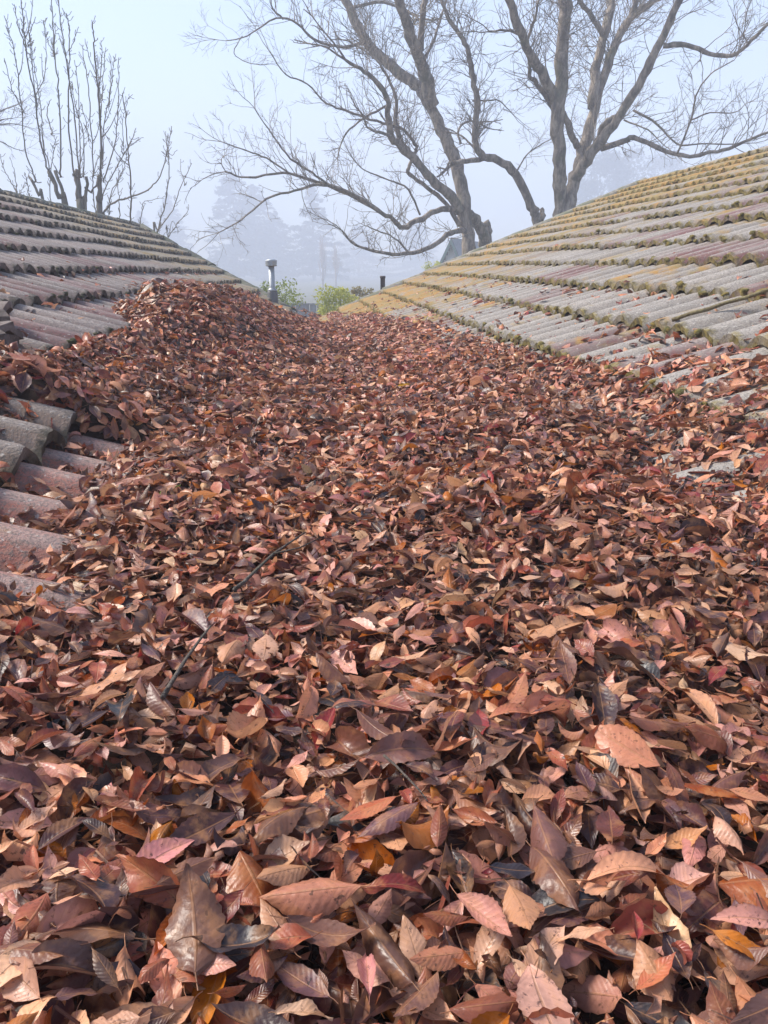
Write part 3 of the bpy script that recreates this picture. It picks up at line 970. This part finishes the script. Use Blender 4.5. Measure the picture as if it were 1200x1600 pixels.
def bare_tree(name, label, y, ox, oy, sc, limbs, seed, mat, group, dens=1.0):
    """limbs: (points in photo crop pixels, width0, width1, depth offset at the tip, twig length, is trunk)"""
    r = np.random.default_rng(seed)
    base = at(ox + limbs[0][0][0][0] / sc, oy + limbs[0][0][0][1] / sc, y)
    origin = np.array([base[0], base[1], GZ])
    root = thing(name, label, 'tree', origin, group)
    tw = MB()
    for (pts, w0, w1, dd, tl, kind) in limbs:
        n = len(pts)
        P = []
        for i, (a, b) in enumerate(pts):
            f_ = i / (n - 1)
            P.append(at(ox + a / sc, oy + b / sc, y + (dd[0] + (dd[1] - dd[0]) * f_ if isinstance(dd, tuple) else dd * f_)))
        P = np.array(P)
        S = smooth_path(P, 4)
        if kind == 'trunk':
            S = np.concatenate([[[S[0][0] + .05, S[0][1], GZ - .1]], [[S[0][0] + .02, S[0][1], (GZ + S[0][2]) / 2]], S])
        seg = np.linalg.norm(np.diff(S, axis=0), axis=1).sum()
        rad = np.linspace(w0, w1, len(S)) / sc / FPX * y / 2 * (.92 if w0 > 30 else .8)
        if kind == 'trunk': rad[:2] = rad[2] * np.array([1.35, 1.12])
        S[1:-1] += r.normal(0, 1, (len(S) - 2, 3)) * (rad[1:-1, None] * .10 + .005)
        rad = rad * r.uniform(.90, 1.10, len(rad))
        m = MB(); m.tube(S - origin, rad, 10 if w0 > 20 else 7)
        m.obj('trunk' if kind == 'trunk' else 'limb', mat, root, True)
        if tl > 0:
            cnt = int(seg * 6.8 * dens)
            for _ in range(cnt):
                k = r.uniform(.12 if kind != 'trunk' else .45, 1)
                i = min(int(k * (len(S) - 1)), len(S) - 2)
                q = S[i] + (S[i + 1] - S[i]) * r.random()
                t_ = (S[i + 1] - S[i]) / np.linalg.norm(S[i + 1] - S[i])
                s = r.normal(0, 1, 3); s[1] *= .75; s -= t_ * (s @ t_); s /= np.linalg.norm(s)
                if s[2] < -.3 and r.random() < .6: s = -s
                grow(tw, q - origin, t_ * r.uniform(.35, .8) + s * .8, tl * r.uniform(.45, 1.15), max(.005, min(.011, rad[i] * .35)), 0, r, .14, 2)
            d_ = S[-1] - S[-2]
            for _ in range(2):
                grow(tw, S[-1] - origin, d_ / np.linalg.norm(d_) + r.normal(0, .3, 3), tl * 1.1, rad[-1] * .8, 0, r, .1, 2)
    o = tw.obj('twigs', mat, root, False)
    o['kind'] = 'stuff'
    return root

G1 = 'bare trees behind the right roof'
limbsA = [
    ([(1075, 1050), (1060, 900), (1040, 760), (1010, 640), (960, 540), (900, 420), (850, 350), (760, 280), (660, 190), (610, 110), (560, 0), (520, -160)], 62, 34, 1.5, 1.3, 'trunk'),
    ([(1150, 1080), (1140, 1000), (1120, 950), (1075, 890)], 58, 40, (1.0, .2), 0, 'stub'),
    ([(1140, 925), (1150, 960), (1152, 1030)], 40, 50, (.9, 1.0), 0, 'stub'),
    ([(925, 440), (890, 310), (860, 220), (820, 120), (780, 0), (750, -140)], 58, 30, (.4, -1.5), 1.2, 'l'),
    ([(872, 210), (880, 100), (890, 0), (900, -150)], 30, 22, (-.3, -1), 1.1, 'l'),
    ([(1035, 880), (1000, 820), (930, 760), (870, 690), (800, 620), (750, 570), (735, 480), (735, 420), (690, 340), (640, 300), (560, 250)], 44, 10, (0, -2.5), 1.1, 'l'),
    ([(850, 670), (790, 580), (770, 520), (770, 420), (740, 330), (690, 250)], 26, 10, (-.8, -1.5), 1.0, 'l'),
    ([(750, 570), (700, 550), (655, 535), (640, 500)], 14, 8, (-1.6, -1.8), .7, 'l'),
    ([(1045, 865), (960, 875), (880, 910), (800, 948), (760, 915), (690, 875), (600, 820), (490, 775), (400, 745), (300, 720), (150, 740), (60, 715)], 30, 6, (0, -3.5), .9, 'l'),
    ([(700, 880), (560, 795), (440, 770), (350, 795), (230, 830), (120, 920), (30, 970)], 16, 4, (-1.8, -4.0), .8, 'l'),
    ([(490, 775), (420, 720), (330, 660), (260, 570), (180, 450)], 11, 4, (-2.4, -3.4), .8, 'l'),
    ([(330, 725), (230, 660), (150, 630), (40, 590)], 8, 4, (-3, -3.6), .7, 'l'),
    ([(1055, 960), (1000, 970), (920, 1025), (810, 1060), (700, 1050), (600, 1020), (545, 960)], 28, 6, (0, -2.5), .9, 'l'),
    ([(830, 1060), (760, 990), (690, 960), (640, 940)], 9, 4, (-1.2, -2.0), .7, 'l'),
    ([(1035, 940), (980, 850), (900, 780), (830, 730), (820, 700), (850, 640), (850, 600), (800, 540), (740, 520), (640, 490), (560, 460), (480, 430), (400, 350), (310, 310), (240, 210)], 22, 4, (0, -2.2), .9, 'l'),
    ([(870, 895), (820, 790), (740, 750), (640, 710), (590, 660)], 10, 4, (-.8, -2), .7, 'l'),
    ([(640, 180), (550, 195), (430, 165), (360, 100), (270, 75), (150, 150), (60, 170)], 16, 4, (1.0, -.5), .9, 'l'),
    ([(300, 80), (250, 20), (280, -60)], 9, 5, (-.1, -.6), .8, 'l'),
    ([(130, 150), (95, 220), (150, 260), (220, 270)], 5, 3, (-.4, -.6), .5, 'l'),
    ([(730, 440), (640, 490), (560, 560), (530, 640), (530, 720)], 11, 3, (-1.5, -2.5), .6, 'l'),
    ([(590, 30), (720, 10), (840, 60), (860, 80)], 14, 14, (1.2, .2), .8, 'l'),
    ([(890, 250), (930, 160), (960, 60), (990, -30)], 14, 8, (-.4, .5), .9, 'l'),
]
bare_tree('bare_tree', 'tall bare tree leaning left with a cut stub beside its mossy base', 20.5, 330, 0, 2.667, limbsA, 5, M_bark, G1, 1.0)
limbsB = [
    ([(335, 930), (332, 800), (330, 700), (325, 550), (330, 400), (340, 250), (350, 120), (357, 0), (365, -160)], 56, 50, -.6, 1.3, 'trunk'),
    ([(365, 900), (385, 780), (410, 700), (440, 600), (480, 450), (520, 300), (570, 180), (620, 80), (700, 20), (800, -60)], 62, 24, 1.0, 1.3, 'trunk'),
    ([(470, 450), (490, 250), (530, 100), (548, 0), (560, -140)], 42, 32, (.4, 1.5), 1.2, 'l'),
    ([(512, 150), (470, 70), (420, 10), (380, -40)], 26, 18, (.8, .4), 1.0, 'l'),
    ([(625, 75), (650, 0), (670, -120)], 26, 20, (.8, .8), 1.0, 'l'),
    ([(325, 450), (290, 360), (220, 250), (170, 140), (120, 0), (90, -120)], 42, 28, (0, -1.8), 1.2, 'l'),
    ([(310, 460), (240, 350), (210, 320), (205, 270), (195, 180), (130, 130), (40, 130)], 24, 8, (0, -1.2), 1.0, 'l'),
    ([(200, 160), (225, 90), (245, 0)], 14, 10, (-.8, -1.4), .9, 'l'),
    ([(345, 470), (385, 570), (405, 610)], 30, 34, (-.2, .3), 0, 'l'),
    ([(395, 750), (430, 680), (480, 620), (540, 540), (600, 450), (680, 320), (740, 200), (790, 90), (830, 0), (880, -130)], 48, 24, (.1, -1.8), 1.3, 'l'),
    ([(430, 650), (490, 590), (520, 520), (570, 490)], 28, 30, (.2, -.5), 0, 'l'),
    ([(505, 620), (590, 590), (640, 575), (720, 605), (840, 650), (990, 630), (1080, 600), (1200, 550), (1300, 500)], 28, 9, (-.2, -2.5), 1.0, 'l'),
    ([(765, 190), (850, 185), (930, 215), (1030, 235), (1110, 190), (1200, 100), (1300, 10)], 24, 10, (-1.2, -2.8), 1.1, 'l'),
    ([(640, 460), (740, 520), (820, 600), (920, 600), (1060, 600)], 12, 5, (-.5, -1.8), .9, 'l'),
    ([(822, 640), (880, 500), (900, 400), (960, 310), (1060, 250)], 10, 4, (-1.4, -2.4), .9, 'l'),
    ([(880, 500), (960, 470), (1060, 470), (1110, 430)], 7, 3, (-1.6, -2.4), .8, 'l'),
    ([(600, 500), (700, 540), (760, 600)], 9, 4, (-.3, -1.4), .8, 'l'),
]
bare_tree('bare_tree', 'bare tree with several straight stems fanning out above the right roof', 18.8, 750, 0, 2.667, limbsB, 8, M_bark, G1, 1.0)
limbsC = [
    ([(245, 975), (232, 900), (215, 860), (150, 730), (80, 670), (0, 640), (-20, 560), (-10, 430), (-30, 330), (-50, 220), (-80, 150), (-130, 80), (-160, 0)], 44, 12, -.5, 1.1, 'trunk'),
    ([(240, 950), (262, 900), (255, 870)], 26, 24, (.1, .3), 0, 'stub'),
    ([(30, 660), (-40, 670), (-110, 680)], 24, 22, (0, -.2), .6, 'l'),
    ([(-10, 630), (-60, 580), (-90, 560)], 11, 8, (0, .3), .8, 'l'),
    ([(-30, 420), (20, 420), (80, 420), (140, 480)], 9, 4, (-.3, .6), .8, 'l'),
    ([(-80, 600), (-90, 540), (-50, 505), (-20, 510)], 12, 10, (0, .2), .6, 'l'),
    ([(150, 720), (200, 640), (260, 600), (330, 560)], 8, 4, (0, 1), .9, 'l'),
]
bare_tree('bare_tree', 'slender bare tree whose stem bends left between the two bigger trees', 19.8, 750, 0, 2.667, limbsC, 9, M_bark, G1, 1.0)

# cut back tree of upright shoots behind the left roof
def sprout_tree(name, label, y, stubs, shoots, seed, cat='tree'):
    r = np.random.default_rng(seed)
    sc = 3.75
    b = at(stubs[0][0][0][0] / sc, stubs[0][0][0][1] / sc, y)
    origin = np.array([b[0], b[1], GZ])
    root = thing(name, label, cat, origin)
    for pts, w0, w1 in stubs:
        P = np.array([at(a / sc, q / sc, y + r.normal(0, .05)) for a, q in pts])
        P = np.concatenate([[[origin[0] + (P[0][0] - origin[0]) * .25, origin[1], GZ - .1]], P])
        S = smooth_path(P, 4)
        rad = np.linspace(w0 * .85, w1 * .62, len(S)) / sc / FPX * y / 2
        rad = rad * r.uniform(.9, 1.12, len(rad))
        rad[-2:] *= 1.18
        e_ = S[-1] - S[-2]; e_ /= np.linalg.norm(e_)
        S = np.concatenate([S, [S[-1] + e_ * rad[-1] * .5 + r.normal(0, .01, 3), S[-1] + e_ * rad[-1] * .8 + r.normal(0, .015, 3)]])
        S[1:-2] += r.normal(0, .012, (len(S) - 3, 3))
        rad = np.concatenate([rad, [rad[-1] * .75, rad[-1] * .25]])
        m = MB(); m.tube(S - origin, rad, 9); m.obj('trunk', M_barkl, root, True)
    sp = MB()
    for pts, w0, w1 in shoots:
        pts = [(pts[0][0] * 1.5 - pts[1][0] * .5 if False else pts[0][0], pts[0][1] + 28)] + list(pts)
        d0, d1 = 0, r.normal(0, .7)
        n = len(pts)
        P = np.array([at(a / sc, q / sc, y + d0 * (i / n) + d1 * (i / n)) for i, (a, q) in enumerate(pts)])
        S = smooth_path(P, 5)
        S[1:] += r.normal(0, .007, (len(S) - 1, 3))
        rad = np.linspace(w0 * .8, w1 * .6, len(S)) / sc / FPX * y / 2
        m = MB(); m.tube(S - origin, rad, 5, True)
        L = np.linalg.norm(np.diff(S, axis=0), axis=1).sum()
        for _ in range(int(L * 14)):                      # buds and short spurs
            k = r.uniform(.03, 1) * (len(S) - 1); i = min(int(k), len(S) - 2)
            q = S[i] + (S[i + 1] - S[i]) * (k - i)
            t_ = (S[i + 1] - S[i]); t_ /= np.linalg.norm(t_)
            s = r.normal(0, 1, 3); s -= t_ * (s @ t_); s /= np.linalg.norm(s)
            l_ = r.uniform(.03, .09)
            m.tube(np.array([q, q + (t_ * .7 + s) * l_ * .6, q + (t_ * 1.2 + s) * l_]) - origin, [.0055, .005, .006], 3, False)
        for _ in range(int(L * .55)):                      # upright side shoots
            k = r.uniform(.1, .8) * (len(S) - 1); i = min(int(k), len(S) - 2)
            q = S[i]; t_ = (S[i + 1] - S[i]); t_ /= np.linalg.norm(t_)
            s = r.normal(0, 1, 3); s -= t_ * (s @ t_); s /= np.linalg.norm(s)
            l_ = r.uniform(.15, .5)
            Q = np.array([q, q + (t_ * .8 + s * .7) * l_ * .35, q + (t_ * 1.3 + s * .75) * l_ * .7, q + (t_ * 1.9 + s * .8) * l_])
            m.tube(smooth_path(Q, 2) - origin, np.linspace(.010, .005, 7), 4, False)
            for _ in range(int(l_ * 12)):
                w_ = Q[1] + (Q[3] - Q[1]) * r.random(); s2 = r.normal(0, 1, 3); s2 /= np.linalg.norm(s2)
                m.tube(np.array([w_, w_ + s2 * .02, w_ + s2 * .045 + [0, 0, .012]]) - origin, [.005, .005, .006], 3, False)
        m.obj('shoot', M_barkl, root, False)
    return root

stubs = [([(480, 1300), (470, 1180), (448, 1005)], 52, 42), ([(395, 1290), (350, 1160), (290, 1005)], 38, 30), ([(400, 1280), (370, 1150), (325, 1010)], 26, 22),
         ([(270, 1240), (230, 1150), (175, 1042)], 22, 18), ([(500, 1290), (500, 1180), (508, 1040)], 28, 22), ([(582, 1300), (582, 1180), (578, 1040)], 42, 36), ([(510, 1250), (530, 1130), (570, 1080)], 16, 12)]
shoots = [
    ([(285, 1005), (235, 820), (205, 580), (150, 270), (135, 120), (118, -20)], 13, 8), ([(150, 270), (110, 160), (80, 30)], 9, 6), ([(165, 250), (185, 160), (212, 95)], 7, 5),
    ([(215, 600), (190, 380), (170, 200), (150, 60)], 8, 5), ([(205, 1040), (150, 880), (115, 560), (80, 290), (25, 90)], 11, 6), ([(130, 640), (70, 520), (25, 340)], 7, 5),
    ([(290, 1000), (250, 800), (240, 640), (200, 380), (180, 220)], 9, 5), ([(210, 560), (260, 440), (270, 300), (255, 115)], 7, 5),
    ([(355, 1010), (355, 800), (345, 560), (322, 330), (312, 180), (300, -20)], 12, 7), ([(320, 320), (280, 240), (250, 120)], 7, 5), ([(315, 300), (325, 200), (325, 130)], 6, 5),
    ([(430, 1000), (400, 720), (400, 430), (375, 280), (355, 120), (338, -20)], 12, 7), ([(460, 1000), (440, 700), (410, 480), (405, 260), (400, 150), (386, 72)], 11, 6),
    ([(410, 300), (430, 240), (450, 185)], 6, 4), ([(470, 1010), (465, 760), (460, 560), (446, 385)], 9, 5), ([(490, 1010), (490, 800), (440, 620), (420, 480)], 9, 5),
    ([(545, 1000), (530, 700), (515, 480), (490, 340), (478, 258)], 10, 5), ([(590, 1020), (590, 780), (575, 560), (555, 330), (548, 220), (535, 130)], 16, 7),
    ([(560, 430), (520, 330), (508, 268)], 6, 5), ([(600, 900), (580, 640), (585, 480), (598, 350), (594, 240)], 11, 5), ([(590, 560), (575, 430), (572, 320)], 6, 5),
    ([(600, 560), (610, 400), (616, 275)], 7, 5), ([(600, 960), (605, 760), (640, 560), (650, 430), (645, 315)], 9, 5), ([(640, 600), (660, 440), (665, 325)], 6, 5),
    ([(610, 1040), (660, 900), (680, 790), (692, 610), (694, 335)], 10, 6), ([(600, 1140), (660, 1020), (700, 950), (760, 840), (800, 750)], 9, 5),
    ([(610, 1240), (660, 1190), (760, 1155), (870, 1110), (940, 1030), (980, 890), (1010, 740)], 16, 6), ([(980, 890), (1010, 910), (1040, 875)], 5, 4), ([(985, 900), (975, 840), (970, 790)], 6, 4),
    ([(765, 1290), (768, 1160), (762, 1000), (748, 860), (735, 690), (715, 540)], 13, 6), ([(735, 630), (750, 580), (778, 555)], 5, 4), ([(742, 880), (800, 830), (820, 815)], 5, 4), ([(725, 850), (720, 740), (722, 660)], 6, 4),
    ([(700, 1280), (700, 1180), (690, 1100), (700, 1000)], 8, 5), ([(560, 1260), (545, 1120), (550, 1000), (590, 900)], 9, 6), ([(300, 1200), (290, 1080), (310, 900), (330, 800)], 8, 5),
    ([(170, 1150), (160, 1080), (150, 1010)], 7, 5), ([(640, 1230), (650, 1130), (720, 1000), (745, 900)], 8, 5), ([(300, 760), (275, 660), (290, 590)], 9, 7), ([(520, 800), (500, 700), (470, 600)], 7, 5)]
sprout_tree('pollarded_tree', 'cut back tree with thick stubs and many upright shoots behind the left roof', 15.5, stubs, shoots, 31)
sprout_tree('bare_sapling', 'thin leafless sapling right of the cut back tree beyond the left roof', 17.5,
            [([(905, 1400), (925, 1350), (940, 1310)], 14, 12)],
            [([(925, 1350), (965, 1200), (990, 1010), (985, 900), (975, 790)], 11, 5), ([(920, 1355), (1010, 1230), (1060, 1090), (1125, 955)], 9, 5), ([(820, 1320), (835, 1220), (850, 1180), (960, 1160)], 8, 4),
             ([(985, 1395), (1040, 1310), (1100, 1240), (1105, 1200)], 8, 4), ([(975, 1320), (985, 1390), (1010, 1300), (1050, 1360)], 5, 4), ([(1080, 1060), (1060, 1000), (1058, 930)], 5, 4)], 33, 'sapling')
sprout_tree('bare_shrub', 'low leafless shoots at the far left edge above the ridge', 16.5,
            [([(110, 1240), (105, 1150), (95, 1110)], 12, 10)],
            [([(100, 1130), (60, 1060), (20, 980), (0, 900)], 8, 5), ([(95, 1110), (85, 1020), (68, 940)], 7, 4), ([(110, 1150), (130, 1110), (145, 1080)], 5, 4)], 34, 'shrub')
limbsD = [
    ([(-330, 1150), (-320, 1000), (-300, 860), (-280, 700), (-290, 500)], 60, 40, 0, 1.2, 'trunk'),
    ([(-300, 850), (-180, 780), (-60, 730), (0, 730), (80, 725), (150, 740)], 18, 4, (0, .5), .9, 'l'),
    ([(-290, 760), (-150, 720), (-20, 660), (60, 630), (130, 600)], 16, 4, (0, .5), .9, 'l'),
    ([(-150, 720), (-60, 720), (20, 700), (100, 690)], 10, 4, (.2, .6), .8, 'l'),
    ([(-310, 900), (-120, 830), (0, 830), (60, 860), (130, 885)], 10, 4, (0, .6), .6, 'l'),
]
bare_tree('bare_tree', 'bare tree mostly outside the left edge with thin branches reaching in', 24, 0, 0, 3.75, limbsD, 44, M_bark, None, .9)

# ------------------------------------------------------------------ far trees in the fog
M_con = mat_foliage('conifer needles', (.022, .035, .02), (.045, .06, .035))
M_dec = mat_foliage('ivy foliage', (.025, .035, .02), (.05, .06, .03))
M_trunk = plain('far trunk', (.08, .065, .05), .9)

def leaf_cards(P, N_, S, r):
    """small bent blades: two triangles each"""
    n = len(P)
    a = r.normal(0, 1, (n, 3)); a -= N_ * (a * N_).sum(1)[:, None]; a /= np.linalg.norm(a, axis=1)[:, None] + 1e-9
    b = np.cross(N_, a)
    S = S[:, None]
    V = np.stack([P - a * S, P + b * S * .5 + N_ * S * .15, P + a * S, P - b * S * .5 + N_ * S * .15], 1).reshape(-1, 3)
    return V, np.arange(4 * n).reshape(n, 4)

def conifer(px, top, y, rad, label, seed, n=5200, power=.8, tiers=16, group='conifers fading in the fog'):
    r = np.random.default_rng(seed)
    p = at(px, top, y)
    H = p[2] - GZ
    root = thing('conifer_tree', label, 'tree', (p[0], p[1], GZ), group)
    m = MB(); m.tube([(0, 0, -.1), (0, 0, H * .5), (0, 0, H * .97)], [H * .022, H * .014, .02], 7); m.obj('trunk', M_trunk, root, True)
    nb_ = tiers * 9
    Ps, Ns = [], []
    for b in range(nb_):
        h = (b + r.random()) / nb_
        z = H * (.08 + .91 * h)
        L = rad * ((1 - h) ** power + .04) * r.uniform(.65, 1.12)
        az = r.uniform(0, 2 * np.pi)
        k = int(n / nb_ * (.4 + 1.3 * (1 - h))) + 4
        t_ = np.sqrt(r.random(k)) * L
        droop = -.28 * t_ + .12 * t_ ** 2 / max(L, .1)
        wid = .16 * L + .12 * t_
        q = r.normal(0, 1, k) * wid * .6
        x = np.cos(az) * t_ - np.sin(az) * q
        y_ = np.sin(az) * t_ + np.cos(az) * q
        Ps.append(np.stack([x, y_, z + droop + r.normal(0, .12, k)], -1))
        nn = r.normal(0, .45, (k, 3)) + [0, 0, 1]
        Ns.append(nn / np.linalg.norm(nn, axis=1)[:, None])
    P = np.concatenate(Ps); N_ = np.concatenate(Ns)
    V, F = leaf_cards(P, N_, r.uniform(.22, .5, len(P)) * H / 13, r)
    link('crown', mk_mesh('crown', V, F, False, mats=[M_con]), root)

conifer(362, 268, 201, 8.2, 'dim broad conifer left of the flue pipe, leftmost of the dark clump', 51, power=.42)
conifer(395, 288, 211, 8.7, 'dim conifer straight behind the flue pipe in the fog', 52, power=.5)
conifer(430, 330, 206, 7.6, 'lower dim conifer just right of the flue pipe in the fog', 53, power=.6)
conifer(487, 286, 196, 9.7, 'pointed conifer with open tiers between the flue and the green shrub', 54, power=.9, tiers=9)
conifer(262, 305, 238, 8.3, 'faint grey conifer beyond the thin sapling', 55, power=.7)
conifer(218, 330, 248, 8.7, 'faintest conifer hidden behind the shoots left of the sapling', 56, power=.8)
conifer(560, 352, 248, 12.9, 'low faint conifer behind the yellow green shrub', 57, power=.6)
conifer(650, 345, 258, 11.6, 'low faint conifer left of the leaning bare tree', 58, power=.6)

def crown_tree(name, label, px, top, y, rad, seed, mat, n, size, trunk_r, cat='tree', group=None, gap=.5, low=.25, base=GZ):
    r = np.random.default_rng(seed)
    p = at(px, top, y)
    H = p[2] - base
    root = thing(name, label, cat, (p[0], p[1], base), group)
    m = MB()
    m.tube([(0, 0, -.1), (.1, 0, H * .4), (0, .05, H * .75)], [trunk_r, trunk_r * .7, trunk_r * .3], 7)
    nb_ = 16
    cs = []
    for i in range(nb_):
        th = r.uniform(0, 2 * np.pi); h = r.uniform(low, .93)
        k = rad * math.sqrt(max(.05, 1 - ((h - .55) / .55) ** 2)) * r.uniform(.3, .85)
        c = np.array([math.cos(th) * k, math.sin(th) * k, H * h])
        cs.append(c)
        m.tube([(0, 0, H * h * .55), c * .6 + [0, 0, H * h * .1], c], [trunk_r * .4, trunk_r * .25, trunk_r * .08], 4)
    m.obj('trunk', M_trunk, root, True)
    P = []
    for c in cs:
        k = n // nb_
        d = r.normal(0, 1, (k, 3)); d /= np.linalg.norm(d, axis=1)[:, None]
        P.append(c + d * (r.random(k) ** .45)[:, None] * rad * gap * r.uniform(.6, 1.1) * [1, 1, .8])
    P = np.concatenate(P)
    P = P[P[:, 2] < H * 1.02]
    N_ = r.normal(0, .8, (len(P), 3)) + [0, 0, .6]; N_ /= np.linalg.norm(N_, axis=1)[:, None]
    V, F = leaf_cards(P, N_, r.uniform(.6, 1.2, len(P)) * size, r)
    link('crown', mk_mesh('crown', V, F, False, mats=[mat]), root)

G2 = 'dim round crowned trees behind the fanned bare tree'
crown_tree('far_tree', 'dim rounded tree just right of the fanned bare tree in the fog', 935, 232, 160, 6.9, 61, M_dec, 4600, .42, .25, group=G2)
crown_tree('far_tree', 'taller dim ragged tree in the fog above the middle of the right ridge', 990, 218, 170, 5.9, 62, M_dec, 4000, .42, .25, group=G2)
crown_tree('far_tree', 'faint dim tree in the fog furthest along the right ridge', 1060, 236, 190, 7.8, 63, M_dec, 4000, .45, .25, group=G2)

M_shrub = mat_foliage('yellow green leaves', (.32, .37, .045), (.58, .55, .10))
M_shrub2 = mat_foliage('green leaves', (.16, .23, .04), (.34, .38, .09))
M_red = mat_foliage('reddish leaves', (.20, .15, .06), (.34, .30, .09))
crown_tree('shrub', 'yellow green shrub in the gap between the two roofs', 528, 438, 17, .62, 71, M_shrub, 4200, .036, .05, 'shrub', gap=.42, low=.5)
crown_tree('shrub', 'reddish tinged green shrub right of the yellow green one', 562, 434, 18, .46, 72, M_red, 2600, .036, .05, 'shrub', gap=.45, low=.5)
crown_tree('shrub', 'green shrub behind the galvanised flue pipe', 428, 428, 16, .60, 73, M_shrub2, 2600, .036, .05, 'shrub', gap=.5, low=.5)
crown_tree('shrub', 'small yellow leaved shrub peeping over the right roof by the white gable', 676, 398, 26, .4, 74, M_shrub, 500, .04, .04, 'shrub', gap=.4, low=.85)

# thin pale upright tree in the fog
def poplar(px, top, y, label, seed):
    r = np.random.default_rng(seed)
    p = at(px, top, y); H = p[2] - GZ
    root = thing('poplar_tree', label, 'tree', (p[0], p[1], GZ))
    m = MB(); m.tube([(0, 0, -.1), (0, 0, H * .6), (.1, 0, H)], [.16, .10, .02], 6); m.obj('trunk', M_pop, root, True)
    tw = MB()
    for _ in range(34):
        z = r.uniform(.12, .85) * H; a = r.uniform(0, 6.28); L = r.uniform(.15, .3) * H * (1.1 - z / H)+.5
        d = np.array([math.cos(a) * .28, math.sin(a) * .28, 1])
        Q = np.array([[0, 0, z], d * L * .4 * [1.6, 1.6, 1] + [0, 0, z], d * L + [0, 0, z]])
        tw.tube(Q, [.05, .035, .015], 4, False)
        for _ in range(4):
            q = Q[1] + (Q[2] - Q[1]) * r.random(); e = r.normal(0, .3, 3) + [0, 0, 1.0]
            tw.tube([q, q + e * .5, q + e * 1.0 + r.normal(0, .08, 3)], [.022, .018, .01], 3, False)
    tw.obj('twigs', M_pop, root)['kind'] = 'stuff'
M_pop = mat_bark('pale twigs', (.30, .22, .17), (.36, .28, .22), 6)
poplar(503, 372, 120, 'slim bare upright tree with pinkish twigs above the yellow green shrub', 81)
poplar(524, 388, 125, 'shorter slim bare upright tree beside the pinkish one', 82)

# ------------------------------------------------------------------ fence and white gabled house
M_fence = plain('grey boards', (.20, .205, .215), .8, 0, .3, 5)
fz = -1.55
fe = thing('fence', 'grey vertical board fence beyond the end of the valley', 'fence', at(478, 470, 34) * [1, 1, 0] + [0, 0, GZ])
for i in range(-14, 22):
    m = MB(); m.box((i * .30, random.gauss(0, .006), (fz - GZ) / 2), (.275, .03, fz - GZ + random.gauss(0, .01)))
    m.obj('board', M_fence, fe)
for i in range(-3, 5):
    m = MB(); m.box((i * 1.8 - .15, -.05, (fz - GZ) / 2 + .04), (.10, .07, fz - GZ + .10)); m.obj('post', M_fence, fe)
m = MB(); m.box((1.05, -.04, fz - GZ + .03), (11.2, .12, .045)); m.obj('cap_rail', M_fence, fe)

M_white = plain('white siding', (.78, .79, .75), .7, 0, .12, 2)
M_trim = plain('green trim', (.13, .20, .17), .6)
M_shing = plain('slate roof', (.20, .215, .235), .85, 0, .3, 6)
pk = at(707, 377, 36)
Hh = pk[2] - GZ
hs = thing('gabled_house', 'white boarded house with a green trimmed gable behind the leaning bare tree', 'house', (pk[0], pk[1], GZ))
hs.rotation_euler = (0, 0, -.38)
ev = Hh - 4.0
w_ = 1.9
z0 = 0
k = 0
while z0 < Hh - .25:                                   # overlapping boards, cut to the gable
    zc = z0 + .1
    hw = w_ if z0 < ev else max(.05, w_ * (Hh - .1 - zc) / (Hh - ev))
    m = MB()
    m.add([(-hw, -.012, z0), (hw, -.012, z0), (hw * .985, .012, z0 + .21), (-hw * .985, .012, z0 + .21), (-hw, .05, z0), (hw, .05, z0)], [(0, 1, 2, 3), (0, 4, 5, 1)])
    m.obj('board', M_white, hs)
    z0 += .2; k += 1
m = MB()
for s in (-1, 1):
    m.add([(0, -.30, Hh + .06), (s * (w_ + .25), -.30, ev - .42), (s * (w_ + .25), 7, ev - .42), (0, 7, Hh + .06), (0, -.30, Hh + .16), (s * (w_ + .25), -.30, ev - .32), (s * (w_ + .25), 7, ev - .32), (0, 7, Hh + .16)],
          [(0, 1, 2, 3), (4, 7, 6, 5), (0, 4, 5, 1), (1, 5, 6, 2), (2, 6, 7, 3)])
m.obj('roof', M_shing, hs)
for s in (-1, 1):
    m = MB()
    m.add([(0, -.33, Hh - .14), (s * (w_ + .27), -.33, ev - .62), (s * (w_ + .27), -.33, ev - .40), (0, -.33, Hh + .08), (0, -.305, Hh - .14), (s * (w_ + .27), -.305, ev - .62), (s * (w_ + .27), -.305, ev - .40), (0, -.305, Hh + .08)],
          [(0, 1, 2, 3), (4, 7, 6, 5), (0, 4, 5, 1), (3, 2, 6, 7), (1, 5, 6, 2)])
    m.obj('barge_board', M_trim, hs)
for s in (-1, 1):
    m = MB(); m.box((s * (w_ - .01), 3.5, ev / 2 - .2), (.06, 6.9, ev - .4)); m.obj('side_wall', M_white, hs)
